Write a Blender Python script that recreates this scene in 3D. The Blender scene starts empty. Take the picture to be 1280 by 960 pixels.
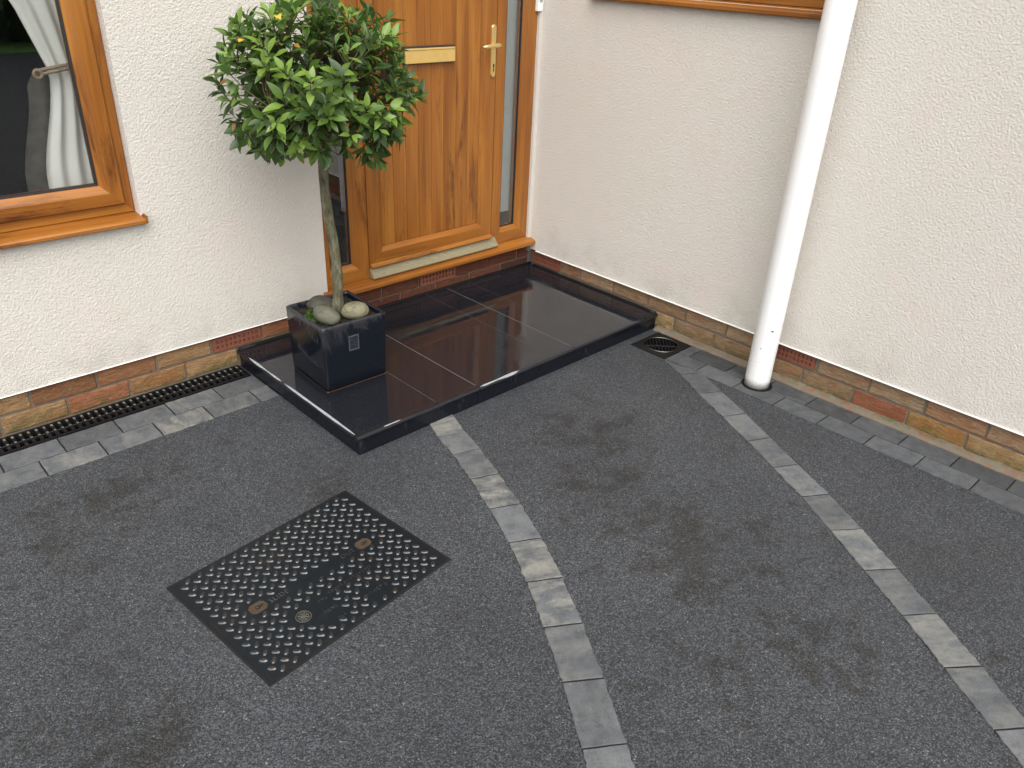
import bpy, bmesh, math, random
from mathutils import Vector, Matrix, noise
random.seed(7)
sc = bpy.context.scene
R = math.radians

# ------------------------------------------------------------------ camera
cd = bpy.data.cameras.new('camera')
cam = bpy.data.objects.new('camera', cd)
sc.collection.objects.link(cam)
cd.sensor_width = 36.0
cd.lens = 977.1 / 1280 * 36
cd.clip_start = 0.05
cd.clip_end = 500
cx_ = Vector((0.72003393, -0.69259525, 0.04316215))
cy_ = Vector((0.3069486, 0.37365768, 0.87530709))
cz_ = -Vector((0.62236139, 0.61700224, -0.48163735))
m = Matrix((cx_, cy_, cz_)).transposed().to_4x4()
m.translation = (-3.16369, -3.04283, 1.67408)
cam.matrix_world = m
sc.camera = cam
CAM = Vector((-3.16369, -3.04283, 1.67408))

# ------------------------------------------------------------------ sky, sun, exposure
SUN_EL, SUN_AZ = R(56), R(212)          # azimuth clockwise from +Y
w = bpy.data.worlds.new('World')
sc.world = w
w.use_nodes = True
nt = w.node_tree
bg = nt.nodes['Background']
sky = nt.nodes.new('ShaderNodeTexSky')
sky.sky_type = 'NISHITA'
sky.sun_disc = False
sky.sun_elevation = SUN_EL
sky.sun_rotation = SUN_AZ
sky.dust_density = 3.0
hs = nt.nodes.new('ShaderNodeHueSaturation')
hs.inputs['Saturation'].default_value = 0.22      # thin overcast: nearly white sky
nt.links.new(sky.outputs[0], hs.inputs['Color'])
nt.links.new(hs.outputs[0], bg.inputs[0])
bg.inputs[1].default_value = 0.15
sd = bpy.data.lights.new('sun', 'SUN')
sun = bpy.data.objects.new('sun', sd)
sc.collection.objects.link(sun)
sd.energy = 1.1
sd.angle = R(85)
sd.color = (1.0, 0.96, 0.9)
sdir = Vector((math.sin(SUN_AZ) * math.cos(SUN_EL), math.cos(SUN_AZ) * math.cos(SUN_EL), math.sin(SUN_EL)))
sun.rotation_euler = sdir.to_track_quat('Z', 'Y').to_euler()
sun.location = sdir * 20
sc.view_settings.view_transform = 'Standard'
sc.view_settings.look = 'None'
sc.view_settings.exposure = 0.98
sc.view_settings.gamma = 1.0
sc.render.engine = 'CYCLES'

# ------------------------------------------------------------------ node helpers
def material(name):
    mt = bpy.data.materials.new(name)
    mt.use_nodes = True
    n = mt.node_tree
    return mt, n, n.nodes['Principled BSDF']
class N:
    def __init__(s, tree): s.t = tree
    def new(s, typ, **kw):
        n = s.t.nodes.new(typ)
        for k, v in kw.items():
            if k in n.inputs and not hasattr(n, k): n.inputs[k].default_value = v
            else: setattr(n, k, v)
        return n
    def link(s, a, b): s.t.links.new(a, b)
    def noise(s, vec, scale, detail=3, rough=0.55, dist=0.0):
        n = s.t.nodes.new('ShaderNodeTexNoise')
        n.inputs['Scale'].default_value = scale
        n.inputs['Detail'].default_value = detail
        n.inputs['Roughness'].default_value = rough
        n.inputs['Distortion'].default_value = dist
        if vec is not None: s.link(vec, n.inputs['Vector'])
        return n.outputs['Fac']
    def vor(s, vec, scale, out='Distance', feature='F1'):
        n = s.t.nodes.new('ShaderNodeTexVoronoi')
        n.feature = feature
        n.inputs['Scale'].default_value = scale
        if vec is not None: s.link(vec, n.inputs['Vector'])
        return n.outputs[out]
    def ramp(s, fac, *stops):
        n = s.t.nodes.new('ShaderNodeValToRGB')
        e = n.color_ramp.elements
        while len(e) < len(stops): e.new(0.5)
        for q, (p, c) in zip(e, stops):
            q.position = p
            q.color = (c, c, c, 1) if isinstance(c, (int, float)) else (*c, 1)
        s.link(fac, n.inputs[0])
        return n.outputs[0]
    def mix(s, fac, a, b, mode='MIX'):
        n = s.t.nodes.new('ShaderNodeMix')
        n.data_type = 'RGBA'
        n.blend_type = mode
        for v, i in ((fac, 0), (a, 6), (b, 7)):
            if isinstance(v, (int, float)):
                n.inputs[i].default_value = v if i == 0 else (v, v, v, 1)
            elif isinstance(v, (tuple, list)): n.inputs[i].default_value = (*v, 1)
            else: s.link(v, n.inputs[i])
        return n.outputs[2]
    def math(s, op, a, b=0.0):
        n = s.t.nodes.new('ShaderNodeMath')
        n.operation = op
        for v, i in ((a, 0), (b, 1)):
            if isinstance(v, (int, float)): n.inputs[i].default_value = v
            else: s.link(v, n.inputs[i])
        return n.outputs[0]
    def bump(s, h, strength, dist, prev=None):
        n = s.t.nodes.new('ShaderNodeBump')
        n.inputs['Strength'].default_value = strength
        n.inputs['Distance'].default_value = dist
        s.link(h, n.inputs['Height'])
        if prev is not None: s.link(prev, n.inputs['Normal'])
        return n.outputs[0]
    def mapping(s, vec, scale=(1, 1, 1), rot=(0, 0, 0)):
        n = s.t.nodes.new('ShaderNodeMapping')
        n.inputs['Scale'].default_value = scale
        n.inputs['Rotation'].default_value = rot
        s.link(vec, n.inputs['Vector'])
        return n.outputs[0]
    def pos(s): return s.t.nodes.new('ShaderNodeNewGeometry').outputs['Position']
    def objcoord(s, spread=40.0):
        tc = s.t.nodes.new('ShaderNodeTexCoord').outputs['Object']
        oi = s.t.nodes.new('ShaderNodeObjectInfo').outputs['Random']
        mu = s.math('MULTIPLY', oi, spread)
        n = s.t.nodes.new('ShaderNodeVectorMath')
        n.operation = 'ADD'
        s.link(tc, n.inputs[0])
        s.link(mu, n.inputs[1])
        return n.outputs[0]
    def objcol(s): return s.t.nodes.new('ShaderNodeObjectInfo').outputs['Color']
    def objrand(s): return s.t.nodes.new('ShaderNodeObjectInfo').outputs['Random']
    def sep(s, vec):
        n = s.t.nodes.new('ShaderNodeSeparateXYZ')
        s.link(vec, n.inputs[0])
        return n.outputs

M = {}
def plain(name, col, rough=0.5, metal=0.0, spec=0.5, vary=0.12, scale=30, bump=0.0):
    mt, t, b = material(name)
    n = N(t)
    p = n.pos()
    f = n.noise(p, scale, 4)
    c = n.mix(f, tuple(x * (1 - vary) for x in col), tuple(min(1, x * (1 + vary)) for x in col))
    n.link(c, b.inputs['Base Color'])
    n.link(n.ramp(n.noise(p, scale * 1.7, 3), (0.3, max(0.02, rough - 0.08)), (0.7, min(1, rough + 0.08))), b.inputs['Roughness'])
    b.inputs['Metallic'].default_value = metal
    b.inputs['Specular IOR Level'].default_value = spec
    if bump: n.link(n.bump(n.noise(p, scale * 6, 4), 0.6, bump), b.inputs['Normal'])
    M[name] = mt
    return mt

# asphalt: speckled aggregate with old brown damp stains
mt, t, b = material('asphalt'); n = N(t); p = n.pos()
cell = n.vor(p, 265, 'Color')
cellv = n.sep(cell)[0]
dist = n.vor(p, 265, 'Distance')
agg = n.ramp(cellv, (0.0, (0.016, 0.0182, 0.0215)), (0.45, (0.044, 0.0490, 0.0560)), (0.80, (0.090, 0.0985, 0.110)), (0.992, (0.130, 0.140, 0.152)), (1.0, (0.28, 0.28, 0.28)))
agg = n.mix(n.ramp(dist, (0.45, 0.0), (0.80, 0.7)), agg, (0.018, 0.018, 0.020))
fine = n.noise(p, 520, 3, 0.7)
agg = n.mix(0.5, agg, n.ramp(fine, (0.3, 0.35), (0.7, 1.65)), 'MULTIPLY')
big = n.noise(p, 1.6, 5, 0.6)
agg = n.mix(1.0, agg, n.ramp(big, (0.3, 0.80), (0.7, 1.22)), 'MULTIPLY')
mask = None
for (sx, sy, sr, am) in ((-1.34, -2.06, 0.27, 1.0), (-1.33, -1.86, 0.20, 0.9), (-2.66, -0.66, 0.22, 0.8), (-2.91, -1.65, 0.2, 0.9),
                         (-1.43, -2.50, 0.22, 0.85), (-2.86, -0.78, 0.2, 0.6), (-1.05, -1.38, 0.26, 0.8), (-1.2, -1.62, 0.25, 0.7), (-2.02, -0.97, 0.16, 0.8),
                         (-1.15, -2.2, 0.22, 0.6), (-2.35, -0.62, 0.18, 0.5), (-1.75, -2.5, 0.25, 0.45), (-3.2, -1.3, 0.3, 0.6)):
    d = n.new('ShaderNodeVectorMath', operation='DISTANCE')
    n.link(p, d.inputs[0]); d.inputs[1].default_value = (sx, sy, 0)
    f = n.ramp(n.math('DIVIDE', d.outputs['Value'], sr * 1.5), (0.0, am), (1.0, 0.0))
    mask = f if mask is None else n.math('MAXIMUM', mask, f)
brk = n.math('MULTIPLY', n.math('SUBTRACT', n.noise(p, 8.0, 9, 0.70, 0.25), 0.5), 1.9)
brk2 = n.math('MULTIPLY', n.math('SUBTRACT', n.noise(p, 60, 5, 0.75), 0.5), 0.9)
mask = n.ramp(n.math('ADD', n.math('MULTIPLY', mask, 0.40), n.math('ADD', brk, brk2)), (0.19, 0.0), (0.32, 0.7), (0.55, 1.0))
stained = n.mix(1.0, agg, (0.52, 0.47, 0.40), 'MULTIPLY')
col = n.mix(mask, agg, stained)
n.link(col, b.inputs['Base Color'])
n.link(n.ramp(n.noise(p, 2.2, 4), (0.3, 0.52), (0.7, 0.72)), b.inputs['Roughness'])
b.inputs['Specular IOR Level'].default_value = 0.45
hh = n.math('ADD', n.math('MULTIPLY', n.ramp(dist, (0.0, 1.0), (0.6, 0.0)), 0.8), n.math('MULTIPLY', n.noise(p, 105, 4, 0.7), 1.5))
n.link(n.bump(hh, 1.0, 0.0042), b.inputs['Normal'])
M['asphalt'] = mt

# cream textured render
mt, t, b = material('render'); n = N(t); p = n.pos()
c = n.mix(n.noise(p, 1.3, 4, 0.6), (0.675, 0.632, 0.570), (0.725, 0.682, 0.620))
c = n.mix(n.ramp(n.noise(p, 2.4, 3), (0.50, 0.0), (0.70, 0.6)), c, (0.665, 0.645, 0.570))
c = n.mix(n.ramp(n.noise(p, 3.1, 3, 0.5, 1.0), (0.52, 0.0), (0.72, 0.6)), c, (0.72, 0.632, 0.575))
zz = n.sep(p)[2]
spl = n.math('MULTIPLY', n.ramp(zz, (0.18, 1.0), (0.42, 0.0)), n.ramp(n.noise(p, 7, 5, 0.65), (0.45, 0.0), (0.7, 0.45)))
c = n.mix(spl, c, (0.42, 0.40, 0.34))
n.link(c, b.inputs['Base Color'])
b.inputs['Roughness'].default_value = 0.92
b.inputs['Specular IOR Level'].default_value = 0.15
h1 = n.ramp(n.noise(p, 118, 4, 0.68, 0.0), (0.30, 0.0), (0.70, 1.0))
h2 = n.noise(p, 300, 2, 0.6)
n.link(n.bump(n.math('ADD', h1, n.math('MULTIPLY', h2, 0.5)), 1.0, 0.0027), b.inputs['Normal'])
M['render'] = mt

# oak-effect foil, grain along a chosen axis
def oak(name, axis, tint=1.0):
    mt, t, b = material(name); n = N(t)
    v = n.objcoord()
    s = [1.0, 1.0, 1.0]
    def sv(across, along):
        q = [across] * 3; q[axis] = along
        return tuple(q)
    body = n.noise(n.mapping(v, sv(9, 0.9)), 1.0, 4, 0.55, 0.6)
    col = n.ramp(body, (0.28, (0.195 * tint, 0.062 * tint, 0.0095 * tint)), (0.5, (0.300 * tint, 0.108 * tint, 0.0160 * tint)), (0.72, (0.385 * tint, 0.158 * tint, 0.026 * tint)))
    streak = n.noise(n.mapping(v, sv(130, 2.2)), 1.0, 4, 0.65, 0.3)
    col = n.mix(0.55, col, n.ramp(streak, (0.25, 0.45), (0.55, 1.05), (0.8, 1.35)), 'MULTIPLY')
    fig = n.noise(n.mapping(v, sv(9, 1.6)), 1.0, 6, 0.66, 0.7)
    figm = n.math('MULTIPLY', n.ramp(fig, (0.545, 0.0), (0.66, 0.95)), n.ramp(n.noise(n.mapping(v, sv(95, 9)), 1.0, 5, 0.75, 0.8), (0.36, 0.1), (0.6, 1.0)))
    col = n.mix(figm, col, (0.075 * tint, 0.021 * tint, 0.005 * tint))
    n.link(col, b.inputs['Base Color'])
    b.inputs['Roughness'].default_value = 0.34
    b.inputs['Specular IOR Level'].default_value = 0.45
    n.link(n.bump(streak, 0.35, 0.0006), b.inputs['Normal'])
    M[name] = mt
oak('oak_z', 2, 1.02); oak('oak_x', 0, 1.02); oak('oak_y', 1, 1.02)

# wire-cut brick; colour comes with the brick
mt, t, b = material('brick'); n = N(t); v = n.objcoord(); p = n.pos()
base = n.objcol()
drag = n.noise(n.mapping(v, (22, 22, 150)), 1.0, 5, 0.75, 0.9)
c = n.mix(0.95, base, n.ramp(drag, (0.28, 0.38), (0.52, 1.0), (0.75, 1.6)), 'MULTIPLY')
c = n.mix(n.ramp(n.noise(v, 16, 4, 0.6), (0.5, 0.0), (0.72, 0.75)), c, n.mix(1.0, base, (1.02, 0.74, 0.62), 'MULTIPLY'))
c = n.mix(n.ramp(n.noise(v, 45, 4, 0.7), (0.64, 0.0), (0.74, 0.7)), c, (0.40, 0.37, 0.31))
gm = n.math('MULTIPLY', n.ramp(n.sep(p)[2], (0.02, 1.0), (0.075, 0.0)), n.ramp(n.noise(p, 14, 5, 0.7), (0.42, 0.0), (0.6, 0.8)))
c = n.mix(gm, c, (0.075, 0.085, 0.022))
n.link(c, b.inputs['Base Color'])
b.inputs['Roughness'].default_value = 0.88
b.inputs['Specular IOR Level'].default_value = 0.25
n.link(n.bump(n.math('ADD', drag, n.math('MULTIPLY', n.noise(v, 120, 4, 0.7), 0.7)), 1.0, 0.006), b.inputs['Normal'])
M['brick'] = mt

mt, t, b = material('mortar'); n = N(t); p = n.pos()
c = n.mix(n.noise(p, 12, 5, 0.65), (0.105, 0.088, 0.064), (0.215, 0.182, 0.135))
c = n.mix(n.ramp(n.noise(p, 22, 4, 0.7), (0.52, 0.0), (0.66, 0.7)), c, (0.22, 0.085, 0.045))
gm = n.ramp(n.noise(n.mapping(p, (1, 1, 3)), 9, 5, 0.7), (0.52, 0.0), (0.66, 0.75))
c = n.mix(n.math('MULTIPLY', gm, n.ramp(n.sep(p)[2], (0.012, 0.0), (0.02, 1.0), (0.06, 0.2))), c, (0.06, 0.075, 0.015))
n.link(c, b.inputs['Base Color'])
b.inputs['Roughness'].default_value = 0.95
n.link(n.bump(n.noise(p, 110, 5, 0.7), 1.0, 0.004), b.inputs['Normal'])
M['mortar'] = mt

# concrete block paver: object colour R = lightness, G = amount of buff
mt, t, b = material('paver'); n = N(t); v = n.objcoord()
oc = n.objcol()
sp = n.sep(oc)
bl = n.noise(n.mapping(v, (16, 6, 6)), 1.0, 5, 0.65, 0.5)
grey = n.ramp(n.noise(v, 18, 5, 0.65), (0.3, (0.062, 0.067, 0.073)), (0.7, (0.106, 0.112, 0.118)))
grey = n.mix(1.0, grey, sp[0], 'MULTIPLY')
grey = n.mix(1.0, grey, (4.0, 4.0, 4.0), 'MULTIPLY')
buff = n.ramp(n.noise(v, 40, 4, 0.7), (0.3, (0.165, 0.162, 0.146)), (0.7, (0.245, 0.240, 0.214)))
bm_ = n.math('MULTIPLY', n.ramp(bl, (0.42, 0.0), (0.60, 1.0)), sp[1])
c = n.mix(bm_, grey, buff)
c = n.mix(n.ramp(n.noise(v, 22, 6, 0.8, 0.6), (0.52, 0.0), (0.66, 0.6)), c, n.mix(1.0, c, 0.5, 'MULTIPLY'))
c = n.mix(n.ramp(n.noise(v, 130, 3, 0.7), (0.66, 0.0), (0.75, 0.5)), c, (0.38, 0.37, 0.34))
c = n.mix(0.6, c, n.ramp(n.noise(v, 420, 3, 0.7), (0.3, 0.6), (0.7, 1.4)), 'MULTIPLY')
n.link(c, b.inputs['Base Color'])
b.inputs['Roughness'].default_value = 0.72
b.inputs['Specular IOR Level'].default_value = 0.35
n.link(n.bump(n.math('ADD', n.noise(v, 60, 4, 0.6), n.math('MULTIPLY', n.noise(v, 350, 3, 0.7), 0.5)), 0.7, 0.0018), b.inputs['Normal'])
M['paver'] = mt

# polished black granite, wet in places
mt, t, b = material('granite'); n = N(t); p = n.pos()
sparkle = n.ramp(n.sep(n.vor(p, 900, 'Color'))[0], (0.0, (0.006, 0.007, 0.010)), (0.9, (0.012, 0.014, 0.019)), (1.0, (0.05, 0.055, 0.06)))
n.link(sparkle, b.inputs['Base Color'])
n.link(n.ramp(n.noise(p, 3.2, 5, 0.6, 0.5), (0.38, 0.03), (0.52, 0.08), (0.60, 0.20), (0.75, 0.26)), b.inputs['Roughness'])
b.inputs['IOR'].default_value = 1.56
n.link(n.bump(n.noise(p, 14, 3, 0.5), 0.10, 0.004), b.inputs['Normal'])
M['granite'] = mt
mt, t, b = material('granite_riser'); n = N(t); p = n.pos()
c = n.mix(n.ramp(n.noise(n.mapping(p, (14, 14, 5)), 1.0, 5, 0.75), (0.60, 0.0), (0.76, 0.5)), (0.009, 0.010, 0.014), (0.07, 0.075, 0.085))
n.link(c, b.inputs['Base Color'])
b.inputs['Roughness'].default_value = 0.16
b.inputs['Specular IOR Level'].default_value = 0.28
M['granite_riser'] = mt
plain('pale_streak', (0.30, 0.32, 0.34), 0.3, vary=0.4, scale=60)
plain('grout', (0.135, 0.130, 0.125), 0.85, vary=0.3, scale=20)

# glazed pot
mt, t, b = material('glaze'); n = N(t); p = n.pos()
zz = n.sep(p)[2]
dry = n.math('ADD', n.math('MULTIPLY', n.math('SUBTRACT', zz, 0.27), 1.7), n.math('MULTIPLY', n.noise(n.mapping(p, (1, 1, 0.45)), 9, 8, 0.72, 0.5), 1.25))
dm = n.ramp(dry, (0.70, 0.0), (0.78, 0.8), (0.9, 1.0))
c = n.mix(dm, (0.0060, 0.0085, 0.0135), n.mix(n.noise(p, 30, 4), (0.016, 0.017, 0.022), (0.034, 0.035, 0.041)))
c = n.mix(n.ramp(n.noise(p, 70, 4, 0.75), (0.68, 0.0), (0.76, 0.5)), c, (0.10, 0.085, 0.07))
n.link(c, b.inputs['Base Color'])
n.link(n.ramp(dm, (0.0, 0.10), (1.0, 0.42)), b.inputs['Roughness'])
n.link(n.bump(n.noise(p, 22, 4, 0.6), 0.25, 0.003), b.inputs['Normal'])
M['glaze'] = mt
plain('plate', (0.022, 0.025, 0.032), 0.25, vary=0.5, scale=60)
plain('plate_edge', (0.075, 0.080, 0.090), 0.3, vary=0.5, scale=60)
plain('terracotta_foot', (0.20, 0.085, 0.045), 0.8)
mt, t, b = material('soil'); n = N(t); p = n.pos()
n.link(n.ramp(n.noise(p, 90, 5, 0.8), (0.3, (0.005, 0.004, 0.003)), (0.55, (0.015, 0.010, 0.007)), (0.75, (0.055, 0.035, 0.022))), b.inputs['Base Color'])
b.inputs['Roughness'].default_value = 0.95
n.link(n.bump(n.noise(p, 120, 4, 0.7), 1.0, 0.006), b.inputs['Normal'])
M['soil'] = mt
mt, t, b = material('cobble'); n = N(t); v = n.objcoord()
oc = n.objcol()
c = n.mix(0.8, oc, n.ramp(n.noise(v, 22, 5, 0.7), (0.25, 0.55), (0.7, 1.3)), 'MULTIPLY')
c = n.mix(n.ramp(n.noise(v, 34, 5, 0.7, 1.2), (0.55, 0.0), (0.66, 0.75)), c, (0.060, 0.058, 0.025))
n.link(c, b.inputs['Base Color']); b.inputs['Roughness'].default_value = 0.7
n.link(n.bump(n.noise(v, 60, 4, 0.7), 0.7, 0.003), b.inputs['Normal'])
M['cobble'] = mt
mt, t, b = material('bark'); n = N(t); p = n.pos()
c = n.ramp(n.noise(n.mapping(p, (45, 45, 14)), 1.0, 5, 0.75), (0.34, (0.038, 0.034, 0.018)), (0.5, (0.115, 0.106, 0.060)), (0.68, (0.235, 0.225, 0.155)))
n.link(c, b.inputs['Base Color']); b.inputs['Roughness'].default_value = 0.85
n.link(n.bump(n.noise(n.mapping(p, (90, 90, 30)), 1.0, 5, 0.7), 1.0, 0.006), b.inputs['Normal'])
M['bark'] = mt
plain('twig', (0.085, 0.060, 0.028), 0.8, vary=0.4)
def leafmat(name, col, under):
    mt, t, b = material(name); n = N(t)
    g = t.nodes.new('ShaderNodeNewGeometry')
    p = g.outputs['Position']
    c = n.mix(n.noise(p, 25, 3), tuple(x * 0.72 for x in col), tuple(x * 1.3 for x in col))
    c = n.mix(g.outputs['Backfacing'], c, under)
    n.link(c, b.inputs['Base Color'])
    b.inputs['Roughness'].default_value = 0.36
    b.inputs['Specular IOR Level'].default_value = 0.5
    tr = n.new('ShaderNodeBsdfTranslucent'); n.link(n.mix(1.0, c, (1.1, 1.3, 0.5), 'MULTIPLY'), tr.inputs['Color'])
    ms = n.new('ShaderNodeMixShader'); ms.inputs[0].default_value = 0.22
    n.link(b.outputs[0], ms.inputs[1]); n.link(tr.outputs[0], ms.inputs[2])
    n.link(ms.outputs[0], t.nodes['Material Output'].inputs['Surface'])
    M[name] = mt
leafmat('leaf_dark', (0.042, 0.082, 0.020), (0.070, 0.13, 0.050))
leafmat('leaf_mid', (0.082, 0.148, 0.024), (0.095, 0.17, 0.062))
leafmat('leaf_light', (0.165, 0.260, 0.042), (0.13, 0.23, 0.075))
leafmat('leaf_yellow', (0.72, 0.42, 0.02), (0.6, 0.36, 0.04))
leafmat('leaf_rust', (0.30, 0.16, 0.03), (0.28, 0.14, 0.04))
leafmat('hedge_leaf', (0.045, 0.080, 0.022), (0.05, 0.09, 0.03))
leafmat('moss', (0.09, 0.20, 0.02), (0.06, 0.12, 0.02))
plain('grass', (0.085, 0.19, 0.03), 0.8, vary=0.35, scale=6)

# cast iron / composite cover
mt, t, b = material('cast_iron'); n = N(t); p = n.pos()
edge = n.noise(p, 7, 6, 0.7, 0.4)
rm = n.ramp(edge, (0.57, 0.0), (0.74, 0.65))
c = n.mix(rm, n.mix(n.noise(p, 50, 4), (0.0055, 0.0080, 0.0105), (0.011, 0.0145, 0.018)), n.mix(n.noise(p, 90, 4, 0.7), (0.018, 0.012, 0.008), (0.040, 0.022, 0.011)))
n.link(c, b.inputs['Base Color'])
b.inputs['Roughness'].default_value = 0.30
b.inputs['Specular IOR Level'].default_value = 0.20
n.link(n.bump(n.noise(p, 240, 4, 0.7), 0.5, 0.001), b.inputs['Normal'])
M['cast_iron'] = mt
plain('tread_iron', (0.020, 0.019, 0.017), 0.35, spec=0.4, vary=0.5, scale=30)
plain('rust', (0.048, 0.029, 0.015), 0.75, vary=0.5, scale=70, bump=0.001)
plain('tread_rust', (0.030, 0.021, 0.013), 0.30, vary=0.6, scale=14)
plain('glint_metal', (0.115, 0.120, 0.125), 0.24, metal=0.75, vary=0.7, scale=25)  # bright metal standing in for wet highlights on lug sides and lettering
plain('worn_iron', (0.075, 0.070, 0.060), 0.5, vary=0.5, scale=120)
plain('black_plastic', (0.008, 0.008, 0.009), 0.45, spec=0.22, vary=0.3, scale=40)
mt, t, b = material('grate_plastic'); n = N(t); p = n.pos()
c = n.mix(n.ramp(n.noise(p, 38, 5, 0.75), (0.60, 0.0), (0.72, 0.6)), (0.009, 0.009, 0.010), (0.12, 0.11, 0.08))
n.link(c, b.inputs['Base Color']); b.inputs['Roughness'].default_value = 0.5
b.inputs['Specular IOR Level'].default_value = 0.25
M['grate_plastic'] = mt
plain('grate_lit_dirt', (0.13, 0.12, 0.095), 0.8, vary=0.7, scale=45)  # pale dirt tone that also paints the lit ends of the bars
plain('void', (0.004, 0.004, 0.004), 0.9)
plain('chrome', (0.16, 0.155, 0.14), 0.3, metal=1.0, vary=0.3, scale=60)
mt, t, b = material('pipe_white'); n = N(t); p = n.pos()
sp_ = n.sep(p)
dirt = n.math('MULTIPLY', n.ramp(sp_[2], (0.0, 1.0), (0.16, 0.30), (0.6, 0.12)), n.ramp(n.noise(p, 75, 5, 0.8), (0.56, 0.0), (0.68, 0.9)))
c = n.mix(dirt, (0.83, 0.83, 0.82), (0.30, 0.25, 0.18))
c = n.mix(n.ramp(sp_[2], (0.004, 0.75), (0.034, 0.0)), c, (0.34, 0.28, 0.20))
n.link(c, b.inputs['Base Color']); b.inputs['Roughness'].default_value = 0.28
M['pipe_white'] = mt
plain('white_pvc', (0.82, 0.82, 0.80), 0.35, vary=0.03)
plain('grey_button', (0.30, 0.32, 0.33), 0.4)
plain('brass', (0.80, 0.56, 0.19), 0.40, metal=0.55, vary=0.10, scale=40)
plain('brass_satin', (0.80, 0.60, 0.27), 0.34, metal=0.85, vary=0.08)
plain('threshold_alu', (0.34, 0.30, 0.195), 0.38, metal=0.25, vary=0.15)
plain('gasket', (0.008, 0.008, 0.008), 0.6)
plain('air_brick', (0.20, 0.062, 0.034), 0.85, vary=0.3, scale=45, bump=0.001)
plain('curtain', (0.80, 0.79, 0.76), 0.9, vary=0.08, scale=8)
plain('curtain_lining', (0.085, 0.078, 0.066), 0.9, vary=0.7, scale=22)
plain('tieback', (0.30, 0.22, 0.14), 0.5, vary=0.3, scale=90)
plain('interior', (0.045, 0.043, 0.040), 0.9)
plain('blind', (0.42, 0.46, 0.47), 0.8, vary=0.1, scale=20)
plain('dark_mark', (0.03, 0.025, 0.02), 0.6)
mt, t, b = material('glass'); n = N(t)
t.nodes.remove(b)
tr = n.new('ShaderNodeBsdfTransparent'); tr.inputs[0].default_value = (0.90, 0.91, 0.90, 1)
gl = n.new('ShaderNodeBsdfGlossy'); gl.inputs['Roughness'].default_value = 0.0
fr = n.new('ShaderNodeFresnel'); fr.inputs['IOR'].default_value = 2.25       # two sealed panes reflect about twice one pane
ms = n.new('ShaderNodeMixShader')
bf = t.nodes.new('ShaderNodeNewGeometry').outputs['Backfacing']
n.link(n.math('MULTIPLY', fr.outputs[0], n.math('SUBTRACT', 1.0, bf)), ms.inputs[0]); n.link(tr.outputs[0], ms.inputs[1]); n.link(gl.outputs[0], ms.inputs[2])
n.link(ms.outputs[0], t.nodes['Material Output'].inputs['Surface'])
M['glass'] = mt

# ------------------------------------------------------------------ object helpers
C = sc.collection
def wm(o):
    mm = o.matrix_basis.copy()
    if o.parent: mm = wm(o.parent) @ o.matrix_parent_inverse @ mm
    return mm
def adopt(o, parent):
    if parent is not None:
        o.parent = parent
        o.matrix_parent_inverse = wm(parent).inverted()
    return o
def tag(o, label=None, cat=None, group=None, kind=None):
    if label: o['label'] = label
    if cat: o['category'] = cat
    if group: o['group'] = group
    if kind: o['kind'] = kind
    return o
def empty(name, loc, rz=0.0, parent=None):
    o = bpy.data.objects.new(name, None)
    o.empty_display_size = 0.1
    C.objects.link(o)
    o.location = loc
    o.rotation_euler = (0, 0, rz)
    return adopt(o, parent)
def mesh(name, verts, faces, mats, smooth=False, idx=None):
    me = bpy.data.meshes.new(name)
    me.from_pydata([tuple(v) for v in verts], [], faces)
    for q in (mats if isinstance(mats, (list, tuple)) else [mats]): me.materials.append(M[q])
    if idx: me.polygons.foreach_set('material_index', idx)
    if smooth: me.polygons.foreach_set('use_smooth', [True] * len(me.polygons))
    me.update()
    return me
def put(name, me, loc=(0, 0, 0), parent=None, rot=(0, 0, 0), color=None):
    o = bpy.data.objects.new(name, me)
    C.objects.link(o)
    o.location = loc
    o.rotation_euler = rot
    if color: o.color = (*color, 1)
    return adopt(o, parent)
def centred(name, verts, faces, mats, parent=None, smooth=False, idx=None, color=None):
    """verts in world space; origin moved to their centre"""
    lo = [min(v[i] for v in verts) for i in range(3)]
    hi = [max(v[i] for v in verts) for i in range(3)]
    c = Vector([(a + b_) / 2 for a, b_ in zip(lo, hi)])
    return put(name, mesh(name, [Vector(v) - c for v in verts], faces, mats, smooth, idx), c, parent, color=color)
def bm_mesh(name, bm, mats, smooth=False):
    bmesh.ops.recalc_face_normals(bm, faces=bm.faces)
    me = bpy.data.meshes.new(name)
    bm.to_mesh(me); bm.free()
    for q in (mats if isinstance(mats, (list, tuple)) else [mats]): me.materials.append(M[q])
    if smooth: me.polygons.foreach_set('use_smooth', [True] * len(me.polygons))
    return me
def box_me(name, sx, sy, sz, mat, bev=0.0, seg=2):
    bm = bmesh.new()
    bmesh.ops.create_cube(bm, size=1.0)
    bmesh.ops.scale(bm, vec=(sx, sy, sz), verts=bm.verts)
    if bev: bmesh.ops.bevel(bm, geom=list(bm.edges), offset=bev, segments=seg, affect='EDGES', profile=0.5)
    return bm_mesh(name, bm, mat)
def box(name, x0, x1, y0, y1, z0, z1, mat, parent=None, bev=0.0, seg=2, color=None):
    return put(name, box_me(name, abs(x1 - x0), abs(y1 - y0), abs(z1 - z0), mat, bev, seg),
               ((x0 + x1) / 2, (y0 + y1) / 2, (z0 + z1) / 2), parent, color=color)
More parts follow.
